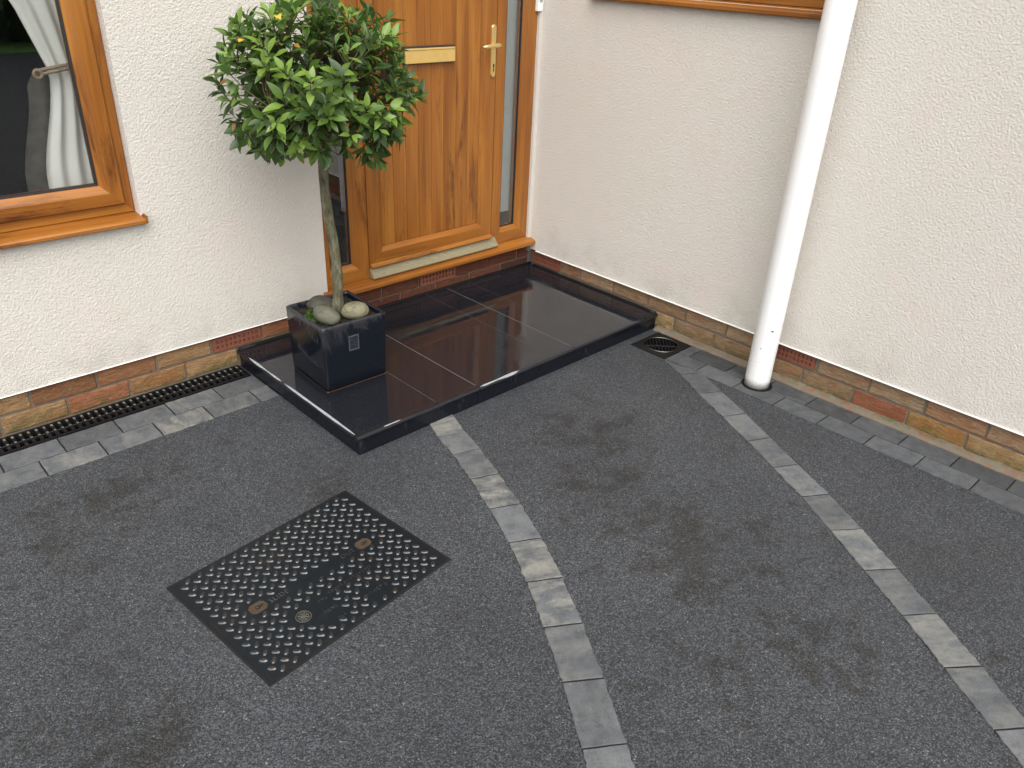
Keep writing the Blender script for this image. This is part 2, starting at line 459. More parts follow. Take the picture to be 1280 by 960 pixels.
def extrude_profile(name, prof, a, b_, fn, mat, parent=None, smooth=False, caps=True):
    """closed 2-D profile swept from a to b; fn(t, p, q) -> xyz"""
    k = len(prof)
    vs = [fn(a, *q) for q in prof] + [fn(b_, *q) for q in prof]
    fs = [(i, (i + 1) % k, k + (i + 1) % k, k + i) for i in range(k)]
    if caps: fs += [tuple(range(k))[::-1], tuple(range(k, 2 * k))]
    o = centred(name, vs, fs, mat, parent, smooth)
    bm = bmesh.new(); bm.from_mesh(o.data); bmesh.ops.recalc_face_normals(bm, faces=bm.faces); bm.to_mesh(o.data); bm.free()
    return o
def tube(pts, rad, sides=10, cap=True):
    vs, fs = [], []
    up = Vector((0.13, 0.21, 0.97))
    for i, p in enumerate(pts):
        p = Vector(p)
        d = (Vector(pts[min(i + 1, len(pts) - 1)]) - Vector(pts[max(i - 1, 0)])).normalized()
        a = d.cross(Vector((1, 0, 0)) if abs(d.x) < 0.8 else Vector((0, 1, 0))).normalized()
        bb = d.cross(a)
        r = rad[i] if isinstance(rad, (list, tuple)) else rad
        for k in range(sides):
            t_ = 2 * math.pi * k / sides
            vs.append(p + a * math.cos(t_) * r + bb * math.sin(t_) * r)
    for i in range(len(pts) - 1):
        for k in range(sides):
            fs.append((i * sides + k, i * sides + (k + 1) % sides, (i + 1) * sides + (k + 1) % sides, (i + 1) * sides + k))
    if cap:
        fs.append(tuple(range(sides))[::-1]); fs.append(tuple(range((len(pts) - 1) * sides, len(pts) * sides)))
    return vs, fs
def grid_sheet(us, vs_, hole):
    """cells of a grid except where hole(u, v) at the cell centre"""
    return [(us[i], us[i + 1], vs_[j], vs_[j + 1]) for i in range(len(us) - 1) for j in range(len(vs_) - 1)
            if not hole((us[i] + us[i + 1]) / 2, (vs_[j] + vs_[j + 1]) / 2)]
def slab_with_holes(name, u0, u1, v0, v1, holes, f, front, back, mat, parent=None):
    """upright slab with rectangular openings and reveals; f(u, depth, v) -> xyz"""
    us = sorted({u0, u1, *[h[0] for h in holes], *[h[1] for h in holes]})
    vv = sorted({v0, v1, *[h[2] for h in holes], *[h[3] for h in holes]})
    inh = lambda u, v: any(h[0] < u < h[1] and h[2] < v < h[3] for h in holes) or not (u0 < u < u1 and v0 < v < v1)
    bm = bmesh.new()
    cache = {}
    def V(u, d, v):
        k = (round(u, 5), d, round(v, 5))
        if k not in cache: cache[k] = bm.verts.new(f(u, d, v))
        return cache[k]
    for i in range(len(us) - 1):
        for j in range(len(vv) - 1):
            a, b_, c, d = us[i], us[i + 1], vv[j], vv[j + 1]
            mu, mv = (a + b_) / 2, (c + d) / 2
            if inh(mu, mv): continue
            for dep in (front, back): bm.faces.new([V(a, dep, c), V(b_, dep, c), V(b_, dep, d), V(a, dep, d)])
            e = 1e-4
            if inh(a - e, mv): bm.faces.new([V(a, front, c), V(a, back, c), V(a, back, d), V(a, front, d)])
            if inh(b_ + e, mv): bm.faces.new([V(b_, front, c), V(b_, back, c), V(b_, back, d), V(b_, front, d)])
            if inh(mu, c - e): bm.faces.new([V(a, front, c), V(b_, front, c), V(b_, back, c), V(a, back, c)])
            if inh(mu, d + e): bm.faces.new([V(a, front, d), V(b_, front, d), V(b_, back, d), V(a, back, d)])
    return put(name, bm_mesh(name, bm, mat), (0, 0, 0), parent)
def mitred(prefix, u0, u1, v0, v1, prof, f, mats, parent, sides='LRTB'):
    """frame of mitred lengths; prof = [(inset, depth)...]; f(u, depth, v)"""
    def side(name, c0, c1, mat):
        k = len(prof)
        vs = [f(*c0(d, y)) for d, y in prof] + [f(*c1(d, y)) for d, y in prof]
        fs = [(i, (i + 1) % k, k + (i + 1) % k, k + i) for i in range(k)] + [tuple(range(k))[::-1], tuple(range(k, 2 * k))]
        o = centred(name, vs, fs, mat, parent)
        bm = bmesh.new(); bm.from_mesh(o.data); bmesh.ops.recalc_face_normals(bm, faces=bm.faces); bm.to_mesh(o.data); bm.free()
        return o
    mv, mh = mats
    if 'L' in sides: side(prefix + 'stile', lambda d, y: (u0 + d, y, v0 + d), lambda d, y: (u0 + d, y, v1 - d), mv)
    if 'R' in sides: side(prefix + 'stile', lambda d, y: (u1 - d, y, v0 + d), lambda d, y: (u1 - d, y, v1 - d), mv)
    if 'B' in sides: side(prefix + 'rail', lambda d, y: (u0 + d, y, v0 + d), lambda d, y: (u1 - d, y, v0 + d), mh)
    if 'T' in sides: side(prefix + 'rail', lambda d, y: (u0 + d, y, v1 - d), lambda d, y: (u1 - d, y, v1 - d), mh)
FA = lambda u, d, v: (u, d, v)          # door wall: depth along +y
FB = lambda u, d, v: (d, u, v)          # right wall: depth along +x

# ------------------------------------------------------------------ ground
DRAIN = (-6.0, -1.845, -0.113, -0.004)
GULLY = (-0.262, -0.038, -1.188, -0.984)
us = sorted({-60, -12, -6, -4, -3, -2, -1, 0.3, 20, 60, *DRAIN[:2], *GULLY[:2]})
vs_ = sorted({-60, -14, -8, -4, -3, -2, -1, 0.3, 30, *DRAIN[2:], *GULLY[2:]})
def in_hole(u, v):
    return any(h[0] < u < h[1] and h[2] < v < h[3] for h in (DRAIN, GULLY))
bm = bmesh.new(); cache = {}
def gv(u, v):
    k = (u, v)
    if k not in cache: cache[k] = bm.verts.new((u, v, 0))
    return cache[k]
for a, b_, c, d in grid_sheet(us, vs_, in_hole): bm.faces.new([gv(a, c), gv(b_, c), gv(b_, d), gv(a, d)])
tag(put('driveway', bm_mesh('driveway', bm, 'asphalt')), 'dark grey tarmac driveway with brownish damp stains', kind='structure')
tag(centred('lawn', [(-60, -60, 0.006), (60, -60, 0.006), (60, -11.5, 0.006), (-60, -11.5, 0.006)], [(0, 1, 2, 3)], 'grass'),
    'green lawn across the drive, mirrored in the window', kind='structure')

# ------------------------------------------------------------------ house
house = empty('house', (0, 0, 0))
tag(house, 'cream rendered house with brick plinth, oak-effect front door and windows', 'house')
ZB = 0.179
WIN = (-3.95, -2.142, 0.735, 2.05)
slab_with_holes('rendered_wall', -9.0, -0.0155, ZB, 5.0, [WIN, (-1.368, -0.040, 0.10, 2.36)], FA, -0.015, 0.28, 'render', house)
WB = (-1.56, -0.385, 1.535, 2.6)
slab_with_holes('rendered_wall', -7.0, 0.28, ZB, 5.0, [WB], FB, -0.015, 0.28, 'render', house)
# hidden rooms behind the glass
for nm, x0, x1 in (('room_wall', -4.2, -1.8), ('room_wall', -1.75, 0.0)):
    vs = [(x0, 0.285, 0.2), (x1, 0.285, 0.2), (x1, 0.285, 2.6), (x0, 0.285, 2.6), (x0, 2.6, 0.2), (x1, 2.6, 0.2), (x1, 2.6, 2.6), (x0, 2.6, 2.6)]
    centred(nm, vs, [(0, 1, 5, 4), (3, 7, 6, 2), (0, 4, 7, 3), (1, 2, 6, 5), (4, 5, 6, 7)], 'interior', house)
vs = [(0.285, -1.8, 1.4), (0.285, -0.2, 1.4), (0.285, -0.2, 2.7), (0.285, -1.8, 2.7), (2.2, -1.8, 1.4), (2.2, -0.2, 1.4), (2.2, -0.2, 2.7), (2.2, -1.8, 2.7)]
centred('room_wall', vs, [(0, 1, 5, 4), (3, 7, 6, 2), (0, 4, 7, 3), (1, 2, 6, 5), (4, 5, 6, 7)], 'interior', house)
# white stop bead under the render
box('render_bead', -9.0, -1.392, -0.0195, -0.002, ZB - 0.0035, ZB - 0.0005, 'white_pvc', house, 0.0015, 1)
box('render_bead', -0.0215, -0.002, -7.0, -0.062, ZB - 0.0055, ZB - 0.0005, 'white_pvc', house, 0.0015, 1)

# bricks ----------------------------------------------------------------
def brick_mesh(L, H, D, seed, rough=0.0022):
    """face towards -y, length along x"""
    rnd = random.Random(seed)
    nx, nz = 7, 3
    vs, fs = [], []
    for layer, (dy, ins) in enumerate(((0.0, 0.003), (0.005, 0.0), (D, 0.0))):
        for j in range(nz + 1):
            for i in range(nx + 1):
                x = -L / 2 + ins + (L - 2 * ins) * i / nx
                z = -H / 2 + ins + (H - 2 * ins) * j / nz
                y = dy
                if layer < 2:
                    e = rough
                    edge = i in (0, nx) or j in (0, nz)
                    if edge: x += rnd.uniform(-e, e) * 0.8; z += rnd.uniform(-e, e) * 0.8
                    if layer == 0: y += rnd.uniform(-e, e) * 0.55 + (0.001 if edge else 0)
                vs.append((x, y, z))
    per = (nx + 1) * (nz + 1)
    g = lambda l, i, j: l * per + j * (nx + 1) + i
    for j in range(nz):
        for i in range(nx): fs.append((g(0, i, j), g(0, i + 1, j), g(0, i + 1, j + 1), g(0, i, j + 1)))
    ring = [(i, 0) for i in range(nx)] + [(nx, j) for j in range(nz)] + [(i, nz) for i in range(nx, 0, -1)] + [(0, j) for j in range(nz, 0, -1)]
    for l in (0, 1):
        for k in range(len(ring)):
            a, b_ = ring[k], ring[(k + 1) % len(ring)]
            fs.append((g(l, *b_), g(l, *a), g(l + 1, *a), g(l + 1, *b_)))
    return mesh('brick', vs, fs, 'brick')
PITCH = 0.2356
BL, BH = PITCH - 0.011, 0.0685
stock = [brick_mesh(BL, BH, 0.09, s) for s in range(5)]
TANS = [(0.302, 0.172, 0.081), (0.280, 0.149, 0.067), (0.246, 0.121, 0.058), (0.314, 0.190, 0.092), (0.269, 0.115, 0.058), (0.235, 0.138, 0.069)]
PALE = [(0.302, 0.205, 0.121), (0.291, 0.189, 0.110), (0.269, 0.177, 0.103), (0.314, 0.221, 0.134), (0.286, 0.168, 0.094), (0.325, 0.216, 0.105)]
REDS = [(0.118, 0.041, 0.025), (0.090, 0.034, 0.022), (0.134, 0.052, 0.029), (0.073, 0.032, 0.022)]
rb = random.Random(3)
def lay(plinth, wall, a, b_, zc, palette, h=BH, me=None, color=None, proud=0.0):
    """one brick between a and b along the wall"""
    L = abs(b_ - a)
    if me is None: me = stock[rb.randrange(5)] if abs(L - BL) < 0.004 and abs(h - BH) < 0.001 else brick_mesh(L, h, 0.09, rb.random())
    c = color or rb.choice(palette)
    j = rb.uniform(0.88, 1.12)
    c = tuple(x * j for x in c)
    off = rb.uniform(-0.0015, 0.0015) - proud
    if wall == 'A': return put('brick', me, ((a + b_) / 2, off, zc), plinth, color=c)
    return put('brick', me, (off, (a + b_) / 2, zc), plinth, rot=(0, 0, -math.pi / 2), color=c)
def air_brick(parent, wall, a, b_, z0, z1, cols=10, rows=2):
    """terracotta vent with two rows of square holes"""
    L, H = b_ - a, z1 - z0
    mu, mv = 0.014, 0.011
    hw = (L - 2 * mu) / (cols * 1.75 - 0.75)
    hh_ = (H - 2 * mv) / (rows * 1.6 - 0.6)
    holes = [(-L / 2 + mu + c * hw * 1.75, -L / 2 + mu + c * hw * 1.75 + hw, -H / 2 + mv + r * hh_ * 1.6, -H / 2 + mv + r * hh_ * 1.6 + hh_) for c in range(cols) for r in range(rows)]
    o = slab_with_holes('air_brick', -L / 2, L / 2, -H / 2, H / 2, holes, FA, 0.0, 0.03, 'air_brick', None)
    if wall == 'A': o.location = ((a + b_) / 2, -0.003, (z0 + z1) / 2)
    else: o.location = (-0.003, (a + b_) / 2, (z0 + z1) / 2); o.rotation_euler = (0, 0, -math.pi / 2)
    adopt(o, parent)
    v = box_me('void', L - 0.004, 0.004, H - 0.004, 'void')
    ov = put('vent_void', v, (o.location.x, o.location.y, o.location.z), None)
    ov.rotation_euler = o.rotation_euler
    if wall == 'A': ov.location.y = 0.030
    else: ov.location.x = 0.030
    adopt(ov, parent)
    return o
zl, zu = 0.0535, 0.1335                          # centres of the two courses
# door wall, left of the step
pA = box('brick_plinth', -9.0, -1.375, 0.0065, 0.25, -0.3, ZB, 'mortar', house)
pA['label'] = 'tan brick plinth under the rendered door wall'
for k in range(-3, 4):
    a = -2.5389 + PITCH * k
    lay(pA, 'A', a + 0.0055, a + PITCH - 0.0055, zl, TANS) if k < 3 else lay(pA, 'A', a + 0.0055, -1.60, zl, TANS)
for k in range(-3, 6):
    a = -2.6538 + PITCH * k
    if k == 3: air_brick(pA, 'A', a + 0.006, a + PITCH - 0.006, 0.101, 0.163)
    elif k == 5: lay(pA, 'A', a + 0.0055, -1.38, zu, TANS)
    else: lay(pA, 'A', a + 0.0055, a + PITCH - 0.0055, zu, TANS)
# under the door
pD = box('brick_plinth', -1.374, -0.001, 0.0085, 0.25, -0.3, 0.226, 'mortar', house)
pD['label'] = 'dark red smeared brickwork under the front door sill'
xs = [-1.372, -1.285, -1.05, -0.816, -0.567, -0.335, -0.105, -0.0115]
for i in range(len(xs) - 1):
    if i == 3: air_brick(pD, 'A', xs[i] + 0.005, xs[i + 1] - 0.005, 0.133, 0.196)
    else: lay(pD, 'A', xs[i] + 0.005, xs[i + 1] - 0.005, 0.1645, REDS)
xs = [-1.372, -1.17, -0.935, -0.70, -0.465, -0.23, -0.0115]
for i in range(len(xs) - 1): lay(pD, 'A', xs[i] + 0.005, xs[i + 1] - 0.005, 0.0895, REDS, 0.066)
box('gap_block', -0.0412, -0.0158, -0.0175, 0.0, 0.17, 0.2120, 'mortar', house)  # dark block added to stand in for the shaded gap under the sill
# right wall
pB = box('brick_plinth', 0.0065, 0.25, -7.0, 0.0, -0.3, ZB, 'mortar', house)
pB['label'] = 'pale tan brick plinth under the rendered right wall'
for k in range(-8, 5):
    a = -2.2216 - PITCH * k
    b2 = a - PITCH
    if a > -0.75: continue
    colr = (0.27, 0.105, 0.058) if k == -1 else ((0.30, 0.170, 0.065) if k == 0 else None)
    lay(pB, 'B', b2 + 0.0055, a - 0.0055, zl, PALE, color=colr)
for k in range(-8, 5):
    a = -2.0436 - PITCH * k
    b2 = a - PITCH
    if k == -8:
        air_brick(pB, 'B', -0.236, -0.022, 0.101, 0.166); lay(pB, 'B', b2 + 0.0055, -0.2455, zu, PALE); continue
    if k == -2: air_brick(pB, 'B', b2 + 0.011, a - 0.011, 0.104, 0.168); continue
    lay(pB, 'B', b2 + 0.0055, a - 0.0055, zu, PALE)
# sloping cement fillets at the foot of the walls
def fillet(parent, wall, a, b_, seed):
    rnd = random.Random(seed)
    nseg = int(abs(b_ - a) / 0.02)
    vs, fs = [], []
    for i in range(nseg + 1):
        t_ = a + (b_ - a) * i / nseg
        nn = noise.noise(Vector((t_ * 11, seed, 0)))
        o1 = 0.040 + 0.004 * nn + rnd.uniform(-0.0015, 0.0015)
        o2 = 0.004 + 0.003 * noise.noise(Vector((t_ * 17, seed + 3, 0)))
        z2 = 0.021 + 0.006 * noise.noise(Vector((t_ * 9, seed + 7, 0))) + rnd.uniform(-0.001, 0.001)
        for (o_, z_) in ((o1, -0.02), (o1 - 0.001, 0.0075), (o2 + 0.010, z2 - 0.002), (o2 - 0.014, z2 + 0.003)):
            vs.append((t_, -o_, z_) if wall == 'A' else (-o_, t_, z_))
    for i in range(nseg):
        for k in range(3): fs.append((i * 4 + k, i * 4 + 4 + k, i * 4 + 5 + k, i * 4 + 1 + k))
    return centred('mortar_fillet', vs, fs, 'mortar', parent)
fillet(pB, 'B', -6.9, -0.95, 5)

# front door ------------------------------------------------------------
door = empty('front_door', (-0.72, 0.0, 0.25), parent=house)
door['label'] = 'oak-effect panelled front door with brass letter plate, handle and two narrow sidelights'
ZF, ZT = 0.2527, 2.36
side_prof = [(0.0, 0.06), (0.0, 0.0), (0.002, -0.001), (0.060, -0.001), (0.064, 0.0015), (0.082, 0.022), (0.084, 0.026), (0.084, 0.06)]
for x0, x1 in ((-1.402, -1.1212), (-0.317, -0.0415)):
    mitred('sidelight_', x0, x1, ZF, ZT - 0.03, side_prof, FA, ('oak_z', 'oak_x'), door)
    mitred('gasket_', x0 + 0.0842, x1 - 0.0842, ZF + 0.0842, ZT - 0.03 - 0.0842, [(0, 0.032), (0, 0.024), (0.005, 0.026), (0.005, 0.032)], FA, ('gasket', 'gasket'), door)
    box('sidelight_pane', x0 + 0.0845, x1 - 0.0845, 0.030, 0.034, ZF + 0.0845, ZT - 0.12, 'glass', door)
box('blind', -0.30, -0.075, 0.075, 0.078, 0.40, 2.3, 'blind', door)
leaf_prof = [(0.0, 0.05), (0.0, -0.006), (0.003, -0.009), (0.066, -0.009), (0.070, -0.007), (0.088, 0.010), (0.088, 0.05)]
LX0, LX1, LZ0, LZ1 = -1.1195, -0.3255, 0.308, ZT - 0.05
mitred('leaf_', LX0, LX1, LZ0, LZ1, leaf_prof, FA, ('oak_z', 'oak_x'), door)
pw = (LX1 - LX0 - 0.176) / 8
pl = box_me('plank', pw - 0.0006, 0.02, LZ1 - LZ0 - 0.177, 'oak_z', 0.0022, 1)
for i in range(8): put('plank', pl, (LX0 + 0.088 + pw * (i + 0.5), 0.0195, (LZ0 + LZ1) / 2), door)
box('rebate', -0.3250, -0.3175, 0.004, 0.058, ZF + 0.06, ZT - 0.03, 'void', door)
# lipping at the foot of the leaf
extrude_profile('weather_bar', [(0.0, 0.306), (-0.020, 0.304), (-0.023, 0.309), (-0.020, 0.316), (-0.0095, 0.324), (0.0, 0.324)], LX0 + 0.002, LX1 - 0.002,
                lambda t_, p, q: (t_, p - 0.0005, q), 'oak_x', door)
prof = [(0.028, 0.2535), (-0.0335, 0.2535)]
ys = [-0.034 + 0.0056 * i for i in range(7)]
zs = [0.259 + 0.0062 * i for i in range(7)]
for y, z in zip(ys, zs): prof += [(y - 0.0018, z + 0.0012), (y - 0.0004, z + 0.0036), (y + 0.0034, z + 0.0036), (y + 0.0042, z + 0.0046)]
prof += [(0.028, 0.300)]
extrude_profile('threshold', prof, -1.1185, -0.290, lambda t_, p, q: (t_, p, q), 'threshold_alu', door)
extrude_profile('door_sill', [(0.05, 0.2), (0.05, 0.2515), (-0.001, 0.2515), (-0.044, 0.2405), (-0.052, 0.2370), (-0.0555, 0.2310), (-0.0555, 0.2170), (-0.052, 0.2130), (-0.046, 0.2125), (-0.046, 0.2235), (-0.0185, 0.229), (-0.018, 0.2)],
                -1.390, -0.0165, lambda t_, p, q: (t_, p, q), 'oak_x', door)
# letter plate
box('letter_plate_surround', -0.889, -0.587, -0.004, 0.012, 1.215, 1.291, 'dark_mark', door, 0.003)
lp = box('letter_plate', -0.884, -0.592, -0.013, -0.003, 1.219, 1.283, 'brass', door, 0.003)
box('flap_seam', -0.880, -0.596, -0.0136, -0.0125, 1.2735, 1.2750, 'dark_mark', lp)
# handle
def stadium(w_, h_, d_, bev, mat, name):
    bm = bmesh.new()
    pts = []
    for i in range(13): a = math.pi * i / 12; pts.append((w_ / 2 * math.cos(a), h_ / 2 - w_ / 2 + w_ / 2 * math.sin(a)))
    for i in range(13): a = math.pi + math.pi * i / 12; pts.append((w_ / 2 * math.cos(a), -h_ / 2 + w_ / 2 + w_ / 2 * math.sin(a)))
    f = bm.faces.new([bm.verts.new((x, 0, z)) for x, z in pts])
    r = bmesh.ops.extrude_face_region(bm, geom=[f])
    bmesh.ops.translate(bm, vec=(0, -d_, 0), verts=[v for v in r['geom'] if isinstance(v, bmesh.types.BMVert)])
    front = [e for e in bm.edges if all(abs(v.co.y + d_) < 1e-6 for v in e.verts)]
    bmesh.ops.bevel(bm, geom=front, offset=bev, segments=3, affect='EDGES')
    return bm_mesh(name, bm, mat)
hd = put('door_handle', stadium(0.030, 0.240, 0.012, 0.004, 'brass_satin', 'door_handle'), (-0.353, -0.009, 1.254), door)
vs, fs = tube([(-0.353, -0.018, 1.281), (-0.353, -0.052, 1.281)], 0.010, 14)
centred('spindle', vs, fs, 'brass_satin', hd, True)
vs, fs = tube([(-0.338, -0.052, 1.283), (-0.353, -0.055, 1.284), (-0.385, -0.056, 1.283), (-0.43, -0.054, 1.280), (-0.452, -0.050, 1.278)], [0.009, 0.0115, 0.0100, 0.0085, 0.006], 12)
centred('lever', vs, fs, 'brass_satin', hd, True)
for k_, (dx, dz, rr, hh2) in enumerate(((0.0, 0.008, 0.0045, 0), (0.0, -0.004, 0.0025, 0.012))):
    box('keyhole', -0.353 - rr, -0.353 + rr, -0.0222, -0.0205, 1.182 + dz - 0.006 - hh2, 1.182 + dz + 0.006, 'dark_mark', hd)

# windows ---------------------------------------------------------------
def window(name, label, f, u0, u1, v0, v1, mats, sgn, face):
    win = empty(name, f((u0 + u1) / 2, face, v0), parent=house)
    win['label'] = label
    frame_prof = [(0.0, face + 0.06), (0.0, face), (0.002, face - 0.001), (0.034, face - 0.001), (0.040, face + 0.004), (0.040, face + 0.06)]
    mitred('frame_', u0, u1, v0, v1, frame_prof, f, mats, win)
    s0, s1, t0, t1 = u0 + 0.034, u1 - 0.034, v0 + 0.036, v1 - 0.034
    s = face - 0.018
    sash = [(0.0, face - 0.002), (0.0, s + 0.006), (0.005, s), (0.047, s), (0.052, s + 0.002), (0.074, s + 0.022), (0.076, s + 0.026), (0.076, face + 0.05)]
    mitred('sash_', s0, s1, t0, t1, sash, f, mats, win)
    mitred('gasket_', s0 + 0.0762, s1 - 0.0762, t0 + 0.0762, t1 - 0.0762, [(0, face + 0.02), (0, s + 0.022), (0.006, s + 0.024), (0.006, face + 0.02)], f, ('gasket', 'gasket'), win)
    a = f(s0 + 0.0765, s + 0.028, t0 + 0.0765); b_ = f(s1 - 0.0765, s + 0.032, t1 - 0.0765)
    box('pane', min(a[0], b_[0]), max(a[0], b_[0]), min(a[1], b_[1]), max(a[1], b_[1]), a[2], b_[2], 'glass', win)
    return win
wa = window('window', 'large oak-effect window left of the tree with a tied curtain inside', FA, WIN[0], WIN[1] - 0.002, 0.757, WIN[3], ('oak_z', 'oak_x'), 1, 0.030)
extrude_profile('sill', [(0.09, 0.731), (0.09, 0.7555), (0.028, 0.7555), (-0.038, 0.7465), (-0.046, 0.7435), (-0.050, 0.738), (-0.050, 0.7285), (-0.046, 0.7245), (-0.040, 0.7245), (-0.040, 0.7345), (-0.017, 0.7365), (-0.0165, 0.7365), (0.03, 0.7365)],
                -4.0, -2.1385, lambda t_, p, q: (t_, p, q), 'oak_x', wa)
box('sill_end', -2.1385, -2.129, -0.0505, -0.0165, 0.7265, 0.7560, 'oak_x', wa, 0.0015, 1)
wb = window('window', 'oak-effect window high on the right wall, only its sill showing', FB, WB[0] + 0.002, WB[1] - 0.002, 1.541, WB[3], ('oak_z', 'oak_y'), 1, 0.030)
extrude_profile('sill', [(0.09, 1.515), (0.09, 1.5395), (0.028, 1.5395), (-0.038, 1.5305), (-0.046, 1.5275), (-0.050, 1.522), (-0.050, 1.5095), (-0.046, 1.505), (-0.040, 1.505), (-0.040, 1.5175), (-0.017, 1.5195), (0.03, 1.5195)],
                -1.615, -0.336, lambda t_, p, q: (p, t_, q), 'oak_y', wb)

# ------------------------------------------------------------------ black granite doorstep
SL, SD, SH = 1.840, 0.944, 0.0850
step = empty('doorstep', (-SL / 2, -SD / 2, 0))
tag(step, 'low polished black granite doorstep in front of the door', 'doorstep')
box('step_core', -SL + 0.028, -0.016, -SD + 0.028, -0.006, -0.02, SH - 0.0008, 'grout', step)
TH = 0.020
cols = [(-SL + 0.026, -1.4515), (-1.4500, -1.2385), (-1.2350, -0.7865), (-0.7850, -0.6425), (-0.6390, -0.4905), (-0.4890, -0.006)]
for a, b_ in cols: box('tile', a, b_, -SD + 0.0265, -0.004, SH - TH, SH, 'granite', step, 0.0007, 1)
# bullnose edging: front in three lengths, left end in two
nose = [(0.0262, SH - TH), (0.0262, SH - 0.0003), (0.016, SH - 0.0003)]
for i in range(1, 9):
    a = math.pi / 2 + (math.pi) * i / 9
    nose.append((0.010 + 0.011 * math.cos(a) + 0.0, SH - 0.0103 + 0.010 * math.sin(a)))
nose.append((0.012, SH - TH - 0.0003))
for a, b_ in ((-SL + 0.001, -1.4506), (-1.4495, -1.2380), (-1.2355, -0.6420), (-0.6395, -0.005)):
    extrude_profile('bullnose', nose, a, b_, lambda t_, p, q: (t_, -SD + p, q), 'granite', step, smooth=False)
for a, b_ in ((-SD + 0.0264, -0.394), (-0.3915, -0.004)):
    extrude_profile('bullnose', nose, a, b_, lambda t_, p, q: (-SL + p, t_, q), 'granite', step)
for a, b_ in ((-SL + 0.0105, -1.2380), (-1.2355, -0.6420), (-0.6395, -0.006)):
    box('riser', a, b_, -SD + 0.010, -SD + 0.0275, -0.01, SH - TH - 0.001, 'granite_riser', step, 0.0012, 1)
for a, b_ in ((-SD + 0.0278, -0.394), (-0.3915, -0.006)):
    box('riser', -SL + 0.010, -SL + 0.0275, a, b_, -0.01, SH - TH - 0.001, 'granite_riser', step, 0.0012, 1)
# pale raised streaks laid along the outer bullnose edges
def edge_streak(along, a, b_, w0, seed):
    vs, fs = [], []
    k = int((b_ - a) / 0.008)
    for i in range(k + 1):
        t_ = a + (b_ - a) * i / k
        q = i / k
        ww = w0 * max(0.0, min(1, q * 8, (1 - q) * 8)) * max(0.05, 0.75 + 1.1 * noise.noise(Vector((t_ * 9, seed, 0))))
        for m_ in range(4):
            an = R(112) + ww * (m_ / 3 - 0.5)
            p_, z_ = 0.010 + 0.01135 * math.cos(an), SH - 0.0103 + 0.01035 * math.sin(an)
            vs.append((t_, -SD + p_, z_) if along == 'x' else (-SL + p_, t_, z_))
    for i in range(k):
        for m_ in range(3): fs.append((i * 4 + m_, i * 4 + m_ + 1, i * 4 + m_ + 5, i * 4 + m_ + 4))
    centred('pale_streak', vs, fs, 'pale_streak', step, True)
edge_streak('y', -0.925, -0.40, 1.1, 1); edge_streak('y', -0.385, -0.10, 0.95, 2)
edge_streak('x', -1.232, -1.00, 1.0, 3); edge_streak('x', -1.72, -1.64, 0.5, 5)
# sealant beads where the step meets the walls
vs, fs = tube([(x, -0.008 + 0.001 * math.sin(x * 31), SH + 0.001) for x in [-SL + 0.01 + 0.0915 * i for i in range(21)]], 0.009, 8)
centred('sealant_bead', vs, fs, 'black_plastic', step, True)
vs, fs = tube([(-0.012 + 0.001 * math.sin(y * 29), y, SH + 0.001) for y in [-SD + 0.012 + 0.0465 * i for i in range(20)]], 0.009, 8)
centred('sealant_bead', vs, fs, 'black_plastic', step, True)

# ------------------------------------------------------------------ paving
rp = random.Random(11)
def paver(parent, corners, light, buff, rough_sides=(False, False, False, False), top=0.0045, ragged=0.75):
    """corners counter-clockwise; sides flagged rough are ragged where tarmac laps them"""
    gap = 0.0026
    cen = sum((Vector((*c, 0)) for c in corners), Vector()) / 4
    out = []
    for i in range(4):
        a, b_ = Vector((*corners[i], 0)), Vector((*corners[(i + 1) % 4], 0))
        d = (b_ - a)
        L = d.length
        nrm = Vector((-d.y, d.x, 0)).normalized()          # inward for CCW
        k = max(2, int(L / (0.011 if rough_sides[i] else 0.03)))
        for s in range(k):
            t_ = s / k
            p = a + d * t_
            if rough_sides[i]: p += nrm * (0.0002 + ragged * (0.0042 * noise.noise(Vector((p.x * 60, p.y * 60, 1))) + rp.uniform(-0.0022, 0.0022)))
            else: p += nrm * (gap + rp.uniform(-0.0003, 0.0006))
            if s == 0: p += (cen - p).normalized() * 0.0012
            out.append(p)
    k = len(out)
    dz = rp.uniform(-0.0008, 0.0008)
    vs, fs = [], []
    inn = []
    for i, p in enumerate(out):
        q = p + (cen - p).normalized() * 0.0022
        inn.append(q)
    for p in out: vs.append((p.x - cen.x, p.y - cen.y, -0.03))
    for p in out: vs.append((p.x - cen.x, p.y - cen.y, top - 0.0018 + dz))
    for p in inn: vs.append((p.x - cen.x, p.y - cen.y, top + dz))
    for i in range(k):
        j = (i + 1) % k
        fs.append((i, j, k + j, k + i)); fs.append((k + i, k + j, 2 * k + j, 2 * k + i))
    fs.append(tuple(range(2 * k, 3 * k)))
    d = Vector((*corners[1], 0)) - Vector((*corners[0], 0))
    ang = math.atan2(d.y, d.x)
    rot = Matrix.Rotation(-ang, 3, 'Z')
    me = mesh('paver', [rot @ Vector(v) for v in vs], fs, 'paver')
    return put('paver', me, cen, parent, rot=(0, 0, ang), color=(0.25 * light, buff, 0))
def bedding(name, pts, label):
    """bed of sand and mortar under a run of pavers: the parent of its pavers"""
    o = centred(name, [(x, y, 0.0012) for x, y in pts[0]] + [(x, y, 0.0012) for x, y in pts[1]],
                [(i, i + 1, len(pts[0]) + i + 1, len(pts[0]) + i) for i in range(len(pts[0]) - 1)], 'void')
    return tag(o, label, kind='structure')
